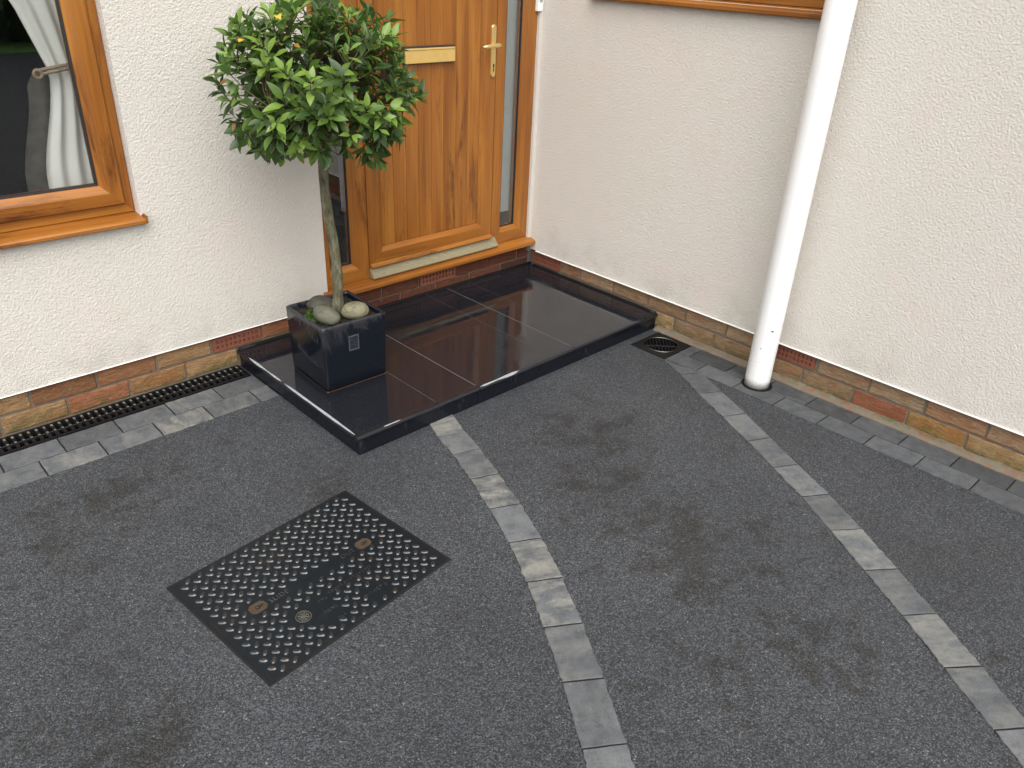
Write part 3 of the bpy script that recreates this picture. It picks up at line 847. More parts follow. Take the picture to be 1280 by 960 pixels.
# two rows along the door wall
bA = bedding('paving_border', ([(-3.3, -0.344), (-1.832, -0.344)], [(-3.3, -0.1175), (-1.832, -0.1175)]), 'two rows of grey block pavers beside the channel drain')
w1, w2, w3 = -0.1165, -0.2316, -0.3468
for row, (x_off, ya, yb, rs) in enumerate(((-2.6297, w2, w1, (False,) * 4), (-2.7257, w3, w2, (True, False, False, False)))):
    for k in range(-4, 6):
        a = x_off + 0.203 * k; b_ = a + 0.203
        if a > -1.86: continue
        b_ = min(b_, -1.831)
        lt = rp.uniform(0.82, 1.18); bf = rp.choice((0.2, 0.4, 0.65, 0.8)) if row else rp.choice((0.1, 0.25, 0.45))
        paver(bA, [(a, ya), (b_, ya), (b_, yb), (a, yb)], lt, bf, rs)
# two rows along the right wall
bB = bedding('paving_border', ([(-0.254, -4.4), (-0.254, -1.19)], [(-0.03, -4.4), (-0.03, -1.19)]), 'two rows of charcoal block pavers along the right wall')
for row, (y_off, xa, xb) in enumerate(((-2.1688, -0.2549, -0.1466), (-2.2637, -0.1466, -0.037))):
    for k in range(-6, 11):
        a = y_off - 0.203 * k; b_ = a - 0.203
        if b_ > -1.19: continue
        a = min(a, -1.1895)
        if a - b_ < 0.03: continue
        lt = rp.uniform(0.78, 1.10) if row == 0 else rp.uniform(0.52, 0.85)
        paver(bB, [(xa, b_), (xb, b_), (xb, a), (xa, a)][::1], lt, rp.choice((0.0, 0.05, 0.15)), (False, False, False, row == 0), ragged=0.3)
# curved bands
def curve_band(joints, label, first_cut, lights, rev_extra=3):
    js = [(Vector((*a, 0)), Vector((*b_, 0))) for a, b_ in joints]
    while rev_extra:
        js.append((js[-1][0] * 2 - js[-2][0], js[-1][1] * 2 - js[-2][1])); rev_extra -= 1
    # even out the width
    mids = [(a + b_) / 2 for a, b_ in js]
    o = bedding('paving_band', ([(a.x, a.y) for a, b_ in js], [(b_.x, b_.y) for a, b_ in js]), label)
    for i in range(len(js) - 1):
        (a0, b0), (a1, b1) = js[i], js[i + 1]
        lt, bf = lights[i % len(lights)]
        paver(o, [(a0.x, a0.y), (a1.x, a1.y), (b1.x, b1.y), (b0.x, b0.y)], lt, bf, (True, False, True, False))
    return o
j1 = [((-1.489, -0.925), (-1.372, -0.925)), ((-1.529, -1.027), (-1.421, -1.067)), ((-1.563, -1.159), (-1.457, -1.195)), ((-1.617, -1.322), (-1.514, -1.362)),
      ((-1.681, -1.494), (-1.578, -1.540)), ((-1.752, -1.666), (-1.652, -1.716)), ((-1.837, -1.832), (-1.737, -1.888)), ((-1.929, -1.994), (-1.832, -2.054)), ((-2.030, -2.160), (-1.936, -2.222)), ((-2.141, -2.326), (-2.046, -2.388))]
curve_band(j1, 'curved band of pale grey block pavers running from the step', True,
           [(1.2, 0.9), (1.25, 0.3), (1.0, 0.35), (0.9, 1.0), (1.3, 0.2), (1.0, 0.9), (1.15, 1.0), (0.95, 0.3), (1.0, 0.1), (1.2, 0.2)])
j2 = [((-0.276, -1.195), (-0.262, -1.300)), ((-0.334, -1.330), (-0.240, -1.385)), ((-0.424, -1.492), (-0.325, -1.549)), ((-0.512, -1.672), (-0.412, -1.722)), ((-0.600, -1.848), (-0.502, -1.892)),
      ((-0.690, -2.014), (-0.595, -2.062)), ((-0.778, -2.178), (-0.683, -2.235)), ((-0.880, -2.339), (-0.787, -2.405)), ((-0.988, -2.505), (-0.897, -2.573)), ((-1.094, -2.670), (-1.006, -2.735)), ((-1.206, -2.831), (-1.118, -2.898)), ((-1.319, -2.995), (-1.235, -3.056))]
# the border row ends against this band, so its first block is a cut wedge
curve_band(j2, 'curved band of grey block pavers nearest the right wall', True,
           [(0.85, 0.1), (0.8, 0.1), (1.1, 0.25), (1.1, 0.4), (0.95, 0.2), (1.25, 0.35), (0.95, 0.3), (1.3, 0.7), (1.0, 0.3), (1.2, 0.65), (1.0, 0.35), (1.3, 0.3)])

# ------------------------------------------------------------------ channel drain
dr = empty('channel_drain', (-3.0, -0.058, 0))
tag(dr, 'black slotted channel drain at the foot of the door wall', 'drain')
vs = []
x0, x1, y0, y1 = -5.99, -1.847, -0.1125, -0.0045
prof = [(y0 - 0.003, 0.009), (y0 + 0.008, 0.009), (y0 + 0.010, -0.05), (y1 - 0.010, -0.05), (y1 - 0.008, 0.012), (y1 + 0.002, 0.012), (y1 + 0.002, -0.06), (y0 - 0.003, -0.06)]
extrude_profile('channel', prof, x0, x1, lambda t_, p, q: (t_, p, q), 'black_plastic', dr)
for ya, yb in ((-0.064, -0.058),): box('grate_rail', x0, x1, ya, yb, -0.006, 0.0085, 'grate_plastic', dr, 0.002, 1)
bm = bmesh.new()
for (yc, ly, zc, lz, sx_) in ((0, 0.089, 0, 0.010, 0.0115), (0.034, 0.017, 0.0042, 0.007, 0.0085), (-0.006, 0.010, 0.0035, 0.006, 0.0080)):
    r = bmesh.ops.create_cube(bm, size=1.0)
    bmesh.ops.scale(bm, vec=(sx_, ly, lz), verts=r['verts']); bmesh.ops.translate(bm, vec=(0, yc, zc), verts=r['verts'])
for f in bm.faces:
    if f.calc_center_median().z > 0.0055: f.material_index = 1
me = bm_mesh('grate_bar', bm, ['grate_plastic', 'grate_lit_dirt'])
k = 0
while x1 - 0.014 - 0.0270 * k > -3.25:
    put('grate_bar', me, (x1 - 0.014 - 0.0270 * k, -0.0585, 0.0055), dr); k += 1
box('end_cap', x1, x1 + 0.006, y0, y1, -0.04, 0.008, 'black_plastic', dr)

# ------------------------------------------------------------------ gully
gu = empty('drain_gully', (-0.15, -1.086, 0))
tag(gu, 'black square gully with round grating at the corner of the step', 'gully')
gx, gy, gr = -0.150, -1.086, 0.083
bm = bmesh.new()
k = 40
sq = []
for i in range(k):
    a = 2 * math.pi * i / k
    cxx, syy = math.cos(a), math.sin(a)
    s = 1 / max(abs(cxx), abs(syy))
    sq.append((gx + 0.1118 * cxx * s, gy + 0.1018 * syy * s))
o_ = [bm.verts.new((x, y, 0.004)) for x, y in sq]
lo_ = [bm.verts.new((x, y, -0.02)) for x, y in sq]
ri = [bm.verts.new((gx + gr * math.cos(2 * math.pi * i / k), gy + gr * math.sin(2 * math.pi * i / k), 0.004)) for i in range(k)]
rl = [bm.verts.new((gx + gr * math.cos(2 * math.pi * i / k), gy + gr * math.sin(2 * math.pi * i / k), -0.09)) for i in range(k)]
for i in range(k):
    j = (i + 1) % k
    bm.faces.new([o_[i], o_[j], ri[j], ri[i]]); bm.faces.new([o_[i], o_[j], lo_[j], lo_[i]]); bm.faces.new([ri[i], ri[j], rl[j], rl[i]])
bm.faces.new(rl)
put('surround', bm_mesh('surround', bm, 'black_plastic'), (0, 0, 0), gu)
vs, fs = [], []
for i in range(48):
    a = 2 * math.pi * i / 48
    for q in range(6):
        bq = 2 * math.pi * q / 6
        rr = gr - 0.001 + 0.0032 * math.cos(bq)
        vs.append((gx + rr * math.cos(a), gy + rr * math.sin(a), 0.0052 + 0.0032 * math.sin(bq)))
for i in range(48):
    for q in range(6): fs.append((i * 6 + q, ((i + 1) % 48) * 6 + q, ((i + 1) % 48) * 6 + (q + 1) % 6, i * 6 + (q + 1) % 6))
centred('grating_rim', vs, fs, 'chrome', gu, True)
for i in range(-4, 5):
    x = i * 0.0165
    h = math.sqrt(max(0, 0.080 ** 2 - x * x))
    # bars run towards the viewer's right-hand diagonal
    o = put('grating_bar', box_me('grating_bar', 0.007, 2 * h, 0.010, 'black_plastic', 0.002, 1), (0, 0, 0), None, rot=(0, 0, R(-45)))
    o.location = (gx + x * math.cos(R(-45)), gy + x * math.sin(R(-45)), -0.004)
    adopt(o, gu)
o = put('grating_bar', box_me('grating_bar', 0.156, 0.008, 0.010, 'black_plastic', 0.002, 1), (gx, gy, -0.0045), None, rot=(0, 0, R(-45)))
adopt(o, gu)

# ------------------------------------------------------------------ drain pipe
dp = empty('drain_pipe', (-0.1415, -1.6147, 0))
tag(dp, 'white plastic drain pipe standing beside the right wall', 'pipe')
PX, PY, PR = -0.1415, -1.6147, 0.0555
vs, fs = tube([(PX, PY, 0.004), (PX, PY, 0.05), (PX, PY, 0.3), (PX, PY, 1.2), (PX, PY, 4.9)], PR, 48)
centred('pipe', vs, fs, 'pipe_white', dp, True)
vs, fs = tube([(PX - 0.002, PY - 0.003, -0.01), (PX - 0.002, PY - 0.003, 0.0060), (PX - 0.002, PY - 0.003, 0.0064)], [0.069, 0.069, 0.067], 40)
centred('collar', vs, fs, 'black_plastic', dp)
for z in (2.1, 3.9):
    vs, fs = tube([(PX, PY, z), (PX, PY, z + 0.045)], PR + 0.005, 40)
    br = centred('bracket', vs, fs, 'white_pvc', dp, True)
    box('bracket_arm', PX + PR, -0.0155, PY - 0.02, PY + 0.02, z + 0.006, z + 0.04, 'white_pvc', br)
for zz_, hx in ((0.293, 0.0), (0.205, -0.6)):
    a = R(225) + hx
    o = put('scuff', box_me('scuff', 0.0016, 0.012 if hx == 0 else 0.004, 0.006 if hx == 0 else 0.005, 'dark_mark', 0.0006, 1), (PX + (PR - 0.0002) * math.cos(a), PY + (PR - 0.0002) * math.sin(a), zz_), None, rot=(0, 0, a))
    adopt(o, dp)

# ------------------------------------------------------------------ manhole cover
MW, MH = 0.6573, 0.5154
mc = empty('manhole_cover', (-2.6488, -1.1503, 0), R(5.586))
tag(mc, 'rectangular black iron manhole cover with raised tread and two key plates', 'manhole cover')
def mput(name, me, x, y, z, parent=mc, rz=0.0):
    o = bpy.data.objects.new(name, me); C.objects.link(o)
    o.parent = mc
    o.location = (x, y, z); o.rotation_euler = (0, 0, rz)
    return o
mput('frame', box_me('frame', MW + 0.006, MH + 0.006, 0.03, 'void', 0.001, 1), MW / 2, -MH / 2, -0.0133)
lid = mput('lid', box_me('lid', MW - 0.008, MH - 0.008, 0.02, 'cast_iron', 0.0015, 2), MW / 2, -MH / 2, -0.0058)
LZ = 0.0042
def lug(vs, fs, x, y, ang, L=0.0230, W=0.0125, H=0.0036):
    k = len(vs)
    c, s = math.cos(ang), math.sin(ang)
    pts = [(-L / 2, -W * 0.28), (-L / 4, -W / 2), (L / 4, -W / 2), (L / 2, -W * 0.28), (L / 2, W * 0.28), (L / 4, W / 2), (-L / 4, W / 2), (-L / 2, W * 0.28)]
    for ins, z in ((0.0, 0.0), (0.0027, H)):
        for px, py in pts:
            px -= math.copysign(min(ins, abs(px)), px); py -= math.copysign(min(ins * 0.8, abs(py) * 0.8), py)
            vs.append((x + px * c - py * s, y + px * s + py * c, z))
    for i in range(8): fs.append((k + i, k + (i + 1) % 8, k + 8 + (i + 1) % 8, k + 8 + i))
    fs.append(tuple(k + 8 + i for i in range(8)))
rust_c = [(0.02, -0.02), (0.63, -0.04), (0.62, -0.12), (0.03, -0.49)]
keys = [(0.133, -0.262), (0.516, -0.265)]
rl_ = random.Random(5)
sets = {'tread_iron': ([], []), 'tread_rust': ([], [])}
pitch = 0.0278
th0 = R(-45)
for i in range(-36, 37):
    for j in range(-36, 37):
        x = MW / 2 + pitch * (i * math.cos(th0) - j * math.sin(th0))
        y = -MH / 2 + pitch * (i * math.sin(th0) + j * math.cos(th0))
        if not (0.018 < x < MW - 0.018 and -MH + 0.018 < y < -0.018): continue
        if any(abs(x - a) < 0.038 and abs(y - b_) < 0.032 for a, b_ in keys): continue
        if abs(y + 0.266) < 0.018 and 0.15 < x < 0.50: continue
        if math.hypot(x - 0.2, y + 0.384) < 0.036: continue
        if (0.225 < x < 0.30 and -0.47 < y < -0.345) or (0.30 < x < 0.50 and abs(y + 0.36) < 0.012) or (0.37 < x < 0.46 and -0.475 < y < -0.43): continue
        ang = th0 + (0 if (i + j) % 2 else math.pi / 2) + rl_.uniform(-0.03, 0.03)
        key = 'tread_rust' if (x > 0.34 and rl_.random() < 0.35) or rl_.random() < 0.08 or min(math.hypot(x - a, y - b_) for a, b_ in rust_c) < 0.05 else 'tread_iron'
        lug(*sets[key], x, y, ang)
for key, (vs, fs) in sets.items():
    tag(mput('tread', mesh('tread', vs, fs, [key, 'glint_metal'], idx=[0 if q % 9 == 8 else 1 for q in range(len(fs))]), 0, 0, LZ - 0.0002), kind='stuff')
for kx, ky in keys:
    bm = bmesh.new()
    pts = [(-0.026, -0.010), (-0.016, -0.020), (0.016, -0.020), (0.026, -0.010), (0.026, 0.010), (0.016, 0.020), (-0.016, 0.020), (-0.026, 0.010)]
    f = bm.faces.new([bm.verts.new((x, y, 0)) for x, y in pts])
    r = bmesh.ops.extrude_face_region(bm, geom=[f])
    bmesh.ops.translate(bm, vec=(0, 0, 0.0022), verts=[v for v in r['geom'] if isinstance(v, bmesh.types.BMVert)])
    mput('key_plate', bm_mesh('key_plate', bm, 'rust'), kx, ky, LZ - 0.0002)
    vs, fs = tube([(0, 0, 0), (0, 0, 0.0009)], 0.0075, 16)
    mput('keyhole', mesh('keyhole', vs, fs, 'void'), kx, ky, LZ + 0.0018)
    mput('keyhole', box_me('keyhole', 0.020, 0.0055, 0.0009, 'void'), kx + 0.006, ky, LZ + 0.0023)
    mput('key_pin', box_me('key_pin', 0.004, 0.004, 0.002, 'worn_iron', 0.0006, 1), kx - 0.002, ky, LZ + 0.0032)
# raised bar between the plates, worn lettering, maker's roundel, lifting slots
for dy in (-0.004, 0.004): mput('raised_bar', box_me('raised_bar', 0.125, 0.0022, 0.0016, 'cast_iron', 0.0005, 1), 0.342, -0.2655 + dy, LZ + 0.0005)
def worn_letters(x, y, count, size, step_, seed):
    """worn raised strokes, one small cluster per character: too worn to read"""
    rnd = random.Random(seed)
    vs, fs = [], []
    def bar(x0, y0, x1_, y1_, t_=0.0016, h=0.0014):
        d = Vector((x1_ - x0, y1_ - y0, 0)); n_ = Vector((-d.y, d.x, 0)).normalized() * t_ / 2
        k = len(vs)
        for px, py in ((x0, y0), (x1_, y1_)):
            for s_ in (-1, 1):
                for z in (0, h): vs.append((px + n_.x * s_, py + n_.y * s_, z))
        fs.extend([(k, k + 1, k + 3, k + 2), (k + 4, k + 6, k + 7, k + 5), (k, k + 4, k + 5, k + 1), (k + 2, k + 3, k + 7, k + 6), (k + 1, k + 5, k + 7, k + 3)])
    for i in range(count):
        bx, by = x + i * step_, y
        w_, h_ = size * 0.6, size
        for a in rnd.sample([(0, 0, 0, 1), (1, 0, 1, 1), (0, 1, 1, 1), (0, 0, 1, 0), (0, .5, 1, .5), (0, 1, 1, 0), (0, 0, .5, 1)], 3):
            bar(bx + a[0] * w_, by + a[1] * h_, bx + a[2] * w_, by + a[3] * h_)
    return mput('worn_lettering', mesh('worn_lettering', vs, fs, 'glint_metal'), 0, 0, LZ - 0.0002)
def raised_text(txt, x, y, size):
    cu_ = bpy.data.curves.new('raised_lettering', 'FONT')
    cu_.body = txt; cu_.size = size; cu_.extrude = 0.0011; cu_.space_character = 1.12; cu_.resolution_u = 2
    tmp = bpy.data.objects.new('tmp', cu_); C.objects.link(tmp)
    me_ = bpy.data.meshes.new_from_object(tmp.evaluated_get(bpy.context.evaluated_depsgraph_get()))
    bpy.data.objects.remove(tmp); bpy.data.curves.remove(cu_)
    me_.materials.clear(); me_.materials.append(M['glint_metal'])
    return mput('raised_lettering', me_, x, y, LZ + 0.0006)
raised_text('SLIDE', 0.168, -0.2745, 0.024)
raised_text('OUT', 0.426, -0.2745, 0.024)
worn_letters(0.262, -0.374, 3, 0.010, 0.0110, 3)
worn_letters(0.250, -0.422, 4, 0.011, 0.0120, 4)
worn_letters(0.305, -0.365, 14, 0.009, 0.0115, 5)
worn_letters(0.375, -0.458, 6, 0.012, 0.0130, 6)
worn_letters(0.262, -0.468, 3, 0.010, 0.0110, 7)
vs, fs = [], []
for rr in (0.0215, 0.014, 0.007):
    k0 = len(vs)
    for i in range(28):
        a = 2 * math.pi * i / 28
        for d_, z in ((-0.0014, 0.0), (-0.0009, 0.0016), (0.0009, 0.0016), (0.0014, 0.0)): vs.append(((rr + d_) * math.cos(a), (rr + d_) * math.sin(a), z))
    for i in range(28):
        for q in range(3): fs.append((k0 + i * 4 + q, k0 + ((i + 1) % 28) * 4 + q, k0 + ((i + 1) % 28) * 4 + q + 1, k0 + i * 4 + q + 1))
for a in (0, math.pi / 4, math.pi / 2, 3 * math.pi / 4): lug(vs, fs, 0, 0, a, 0.038, 0.003, 0.0016)
mput('roundel', mesh('roundel', vs, fs, 'worn_iron'), 0.2, -0.384, LZ - 0.0002)
for sx, sy in ((0.324, -0.5045), (0.324, -0.0125)): mput('lifting_slot', box_me('lifting_slot', 0.060, 0.007, 0.001, 'void'), sx, sy, LZ + 0.0001)

# ------------------------------------------------------------------ planter
PTX, PTY, PRZ, PSZ, PTOP = -1.5975, -0.4525, R(-2.0), 0.296, 0.372
po = empty('planter', (PTX, PTY, SH), PRZ)
tag(po, 'square glazed black planter on the doorstep', 'planter')
def pput(name, me, loc, rot=(0, 0, 0), color=None):
    o = bpy.data.objects.new(name, me); C.objects.link(o); o.parent = po
    o.location = loc; o.rotation_euler = rot
    if color: o.color = (*color, 1)
    return o
H_ = PTOP - SH
bm = bmesh.new()
def ring(s, z, n_=6, rad=0.012):
    out = []
    for qx, qy, a0 in ((1, 1, 0), (-1, 1, 90), (-1, -1, 180), (1, -1, 270)):
        for i in range(n_ + 1):
            a = R(a0 + 90 * i / n_)
            r_ = min(rad, s * 0.4)
            out.append(bm.verts.new((qx * (s - r_) + r_ * math.cos(a), qy * (s - r_) + r_ * math.sin(a), z)))
    return out
s0 = PSZ / 2
levels = [(s0 - 0.010, 0.0025), (s0 - 0.006, 0.0045), (s0 - 0.004, 0.05), (s0 - 0.002, H_ * 0.5), (s0, H_ - 0.02), (s0 + 0.0005, H_ - 0.006), (s0 - 0.002, H_ - 0.0015), (s0 - 0.004, H_), (s0 - 0.009, H_), (s0 - 0.012, H_ - 0.002), (s0 - 0.014, H_ - 0.01), (s0 - 0.015, H_ - 0.06)]
prev = None
for s_, z in levels:
    r_ = ring(s_, z)
    if prev:
        for i in range(len(r_)): bm.faces.new([prev[i], prev[(i + 1) % len(r_)], r_[(i + 1) % len(r_)], r_[i]])
    prev = r_
pot = pput('pot', bm_mesh('pot', bm, 'glaze', True), (0, 0, 0))
pput('unglazed_foot', box_me('unglazed_foot', PSZ - 0.017, PSZ - 0.017, 0.0030, 'terracotta_foot', 0.0008, 1), (0, 0, 0.0016))
rs_ = random.Random(2)
gvs, gfs = [], []
gn = 14
for j in range(gn + 1):
    for i in range(gn + 1):
        x = (i / gn - 0.5) * (PSZ - 0.028); y = (j / gn - 0.5) * (PSZ - 0.028)
        gvs.append((x, y, 0.006 * noise.noise(Vector((x * 30, y * 30, 2))) + rs_.uniform(-0.002, 0.002)))
for j in range(gn):
    for i in range(gn): gfs.append((j * (gn + 1) + i, j * (gn + 1) + i + 1, (j + 1) * (gn + 1) + i + 1, (j + 1) * (gn + 1) + i))
SOIL = H_ - 0.026
pput('soil', mesh('soil', gvs, gfs, 'soil', True), (0, 0, SOIL))
# small stamped plate on the face
mitr = pput('maker_plate', box_me('maker_plate', 0.046, 0.005, 0.064, 'plate', 0.0015, 2), (-0.0115, -s0 + 0.0015, 0.279 - SH))
bm = bmesh.new()
for (x0, x1, z0, z1) in ((-0.023, 0.023, 0.0285, 0.032), (-0.023, 0.023, -0.032, -0.0285), (-0.023, -0.0195, -0.0284, 0.0284), (0.0195, 0.023, -0.0284, 0.0284)):
    r = bmesh.ops.create_cube(bm, size=1.0)
    bmesh.ops.scale(bm, vec=(x1 - x0, 0.004, z1 - z0), verts=r['verts'])
    bmesh.ops.translate(bm, vec=((x0 + x1) / 2, 0, (z0 + z1) / 2), verts=r['verts'])
pput('plate_rim', bm_mesh('plate_rim', bm, 'plate_edge'), (-0.0115, -s0 - 0.0012, 0.279 - SH))
# litter and moss on the soil
vs, fs = [], []
for i in range(420):
    x, y = rs_.uniform(-0.128, 0.128), rs_.uniform(-0.128, 0.128)
    s_ = rs_.uniform(0.003, 0.008); a = rs_.uniform(0, 6.28); z = 0.004 + rs_.uniform(0, 0.004)
    k = len(vs)
    for dx, dy, dz in ((-s_, 0, 0), (0, -s_ * 0.35, 0.001), (s_, 0, rs_.uniform(0, 0.004)), (0, s_ * 0.35, 0.001)):
        vs.append((x + dx * math.cos(a) - dy * math.sin(a), y + dx * math.sin(a) + dy * math.cos(a), z + dz))
    fs.append((k, k + 1, k + 2, k + 3))
tag(pput('bark_litter', mesh('bark_litter', vs, fs, ['soil', 'leaf_rust', 'twig'], idx=[rs_.choice((0, 0, 0, 2, 2, 1)) for _ in fs]), (0, 0, SOIL)), kind='stuff')
vs, fs = [], []
for (mx_, my_, mr_) in ((-0.112, 0.030, 0.016), (-0.078, 0.060, 0.022), (-0.10, -0.012, 0.012), (-0.116, 0.005, 0.012), (-0.06, 0.078, 0.014), (0.055, 0.10, 0.012), (0.075, 0.085, 0.010)):
    for i in range(160):
        a, e = rs_.uniform(0, 6.28), math.acos(rs_.uniform(0, 1))
        d = Vector((math.cos(a) * math.sin(e), math.sin(a) * math.sin(e), math.cos(e)))
        c = Vector((mx_, my_, 0.002)) + d * mr_ * rs_.uniform(0.7, 1.05)
        u = d.orthogonal().normalized() * 0.0032; v = d.cross(u).normalized() * 0.0032
        k = len(vs); vs += [c - u, c + v + d * 0.003, c + u, c - v + d * 0.002]; fs.append((k, k + 1, k + 2, k + 3))
tag(pput('moss', mesh('moss', vs, fs, 'moss'), (0, 0, SOIL)), kind='stuff')
# dry roots
for pts in (((-0.03, 0.03, 0.03), (-0.05, 0.045, 0.05), (-0.065, 0.02, 0.045)), ((0.0, 0.02, 0.035), (-0.025, 0.03, 0.05), (-0.03, 0.055, 0.04)), ((-0.01, 0.05, 0.05), (0.02, 0.06, 0.035), (0.05, 0.075, 0.008))):
    vs, fs = tube(pts, [0.0025, 0.0022, 0.001], 6)
    pput('root', mesh('root', vs, fs, 'bark', True), (0, 0, SOIL - 0.01))

def cobble(label, loc, size, rot, col, seed):
    bm = bmesh.new()
    bmesh.ops.create_icosphere(bm, subdivisions=4, radius=1.0)
    for v in bm.verts:
        p = v.co
        f = 1 + 0.16 * noise.noise(p * 0.9 + Vector((seed, 0, 0))) + 0.035 * noise.noise(p * 3 + Vector((0, seed, 0)))
        v.co = Vector((p.x * size[0], p.y * size[1], p.z * size[2])) * f
    o = put('cobble', bm_mesh('cobble', bm, 'cobble', True), loc, None, rot=rot, color=col)
    return tag(o, label, 'stone')
cobble('smooth grey-green stone at the foot of the tree, left of trunk', (-1.668, -0.500, 0.378), (0.061, 0.040, 0.036), (0.1, 0.25, R(-70)), (0.105, 0.105, 0.074), 1)
cobble('pale yellowish stone at the foot of the tree, right of trunk', (-1.555, -0.527, 0.378), (0.056, 0.044, 0.034), (0, 0, R(-30)), (0.215, 0.200, 0.125), 5)
cobble('dark grey-brown stone behind the trunk in the planter', (-1.612, -0.365, 0.368), (0.058, 0.045, 0.032), (0, 0, R(-35)), (0.060, 0.053, 0.040), 9)

# ------------------------------------------------------------------ bay tree
tr_ = empty('bay_tree', (-1.597, -0.462, 0.34))
tag(tr_, 'clipped round-headed bay tree growing in the black planter', 'tree')
rt = random.Random(21)
tp = []
for i in range(16):
    t_ = i / 15
    tp.append((-1.597 + 0.009 * math.sin(t_ * 6.2) - 0.004 * t_, -0.462 - 0.008 * math.sin(t_ * 6.2), 0.335 + t_ * 0.735))
tr_r = [0.0215 - 0.0035 * (i / 15) + (0.010 * (1 - i / 1.6) if i < 1.6 else 0) + 0.0012 * math.sin(i * 2.1) for i in range(16)]
vs, fs = tube(tp, tr_r, 16)
centred('trunk', vs, fs, 'bark', tr_, True)
CC = Vector((-1.606, -0.460, 1.232))
RX, RZ_ = 0.362, 0.300
# main limbs
limbs = []
for i in range(9):
    a = 2 * math.pi * i / 9 + rt.uniform(-0.3, 0.3)
    el = rt.choice((0.05, 0.35, 0.7, 1.1))
    st = Vector(tp[-1 - rt.randrange(0, 3)])
    end = CC + Vector((math.cos(a) * RX * 0.72 * math.cos(el), math.sin(a) * RX * 0.72 * math.cos(el), RZ_ * 0.7 * math.sin(el) - 0.05))
    mid = st.lerp(end, 0.5) + Vector((rt.uniform(-0.03, 0.03), rt.uniform(-0.03, 0.03), -0.03))
    pts = [st * (1 - q) ** 2 + mid * 2 * q * (1 - q) + end * q * q for q in [k / 7 for k in range(8)]]
    limbs.append(pts)
    vs, fs = tube(pts, [0.010 - 0.0065 * k / 7 for k in range(8)], 8)
    centred('branch', vs, fs, 'twig', tr_, True)
# shoots: each ends in a whorl of leaves
def crown_r(d):
    """uneven clipped outline, loose below"""
    f = 1 + 0.13 * noise.noise(d * 2.3 + Vector((4, 1, 7))) + 0.07 * noise.noise(d * 5.1)
    return f
limb_pts = [p for l in limbs for p in l[2:]]
shoots = []
tries = 0
while len(shoots) < 400 and tries < 14000:
    tries += 1
    d = Vector((rt.gauss(0, 1), rt.gauss(0, 1), rt.gauss(0, 1))).normalized()
    if d.z < -0.80: continue
    rr = (0.96 - 0.50 * rt.random() ** 1.9) * crown_r(d)
    p = CC + Vector((d.x * RX, d.y * RX, d.z * RZ_)) * rr
    if noise.noise(p * 7.5 + Vector((3, 3, 3))) < -0.20: continue
    if p.z < 0.955 and rt.random() < 0.6: continue
    if any((p - q[0]).length < 0.030 for q in shoots): continue
    ax = (d * 0.75 + Vector((0, 0, 0.62 if d.z > -0.35 else -0.25)) + Vector((rt.uniform(-.3, .3), rt.uniform(-.3, .3), rt.uniform(-.2, .2)))).normalized()
    shoots.append((p, ax, d, rr))
tv, tf = [], []
for p, ax, d, rr in shoots:
    base = min(limb_pts, key=lambda q: (q - (p - ax * 0.10)).length)
    mid = base.lerp(p, 0.55) - Vector((0, 0, 0.012))
    v_, f_ = tube([base, mid, p - ax * 0.03, p + ax * 0.012], [0.0028, 0.0022, 0.0017, 0.0010], 5, False)
    k = len(tv); tv += v_; tf += [tuple(q + k for q in f) for f in f_]
tag(centred('twigs', tv, tf, 'twig', tr_, True), kind='stuff')
def leaf_geo(curve, fold, wave):
    """unit leaf along +y, upper side +z, narrow pointed oval with a midrib fold"""
    vs, fs = [], []
    prof = [(0.0, 0.018), (0.14, 0.070), (0.34, 0.178), (0.54, 0.205), (0.76, 0.145), (0.91, 0.058), (1.0, 0.004)]
    for i, (t_, hw_) in enumerate(prof):
        z = -curve * t_ * t_
        wv = wave * math.sin(i * 2.2)
        vs += [(-hw_, t_, z + fold * hw_ + wv * hw_), (0, t_, z), (hw_, t_, z + fold * hw_ - wv * hw_)]
    for i in range(len(prof) - 1):
        k = i * 3
        fs += [(k, k + 1, k + 4, k + 3), (k + 1, k + 2, k + 5, k + 4)]
    return vs, fs
geos = [leaf_geo(0.10, 0.35, 0.10), leaf_geo(0.24, 0.30, 0.18), leaf_geo(0.02, 0.50, 0.12), leaf_geo(0.36, 0.22, 0.15)]
MATS = ['leaf_dark', 'leaf_mid', 'leaf_light', 'leaf_yellow', 'leaf_rust']
leaves = []
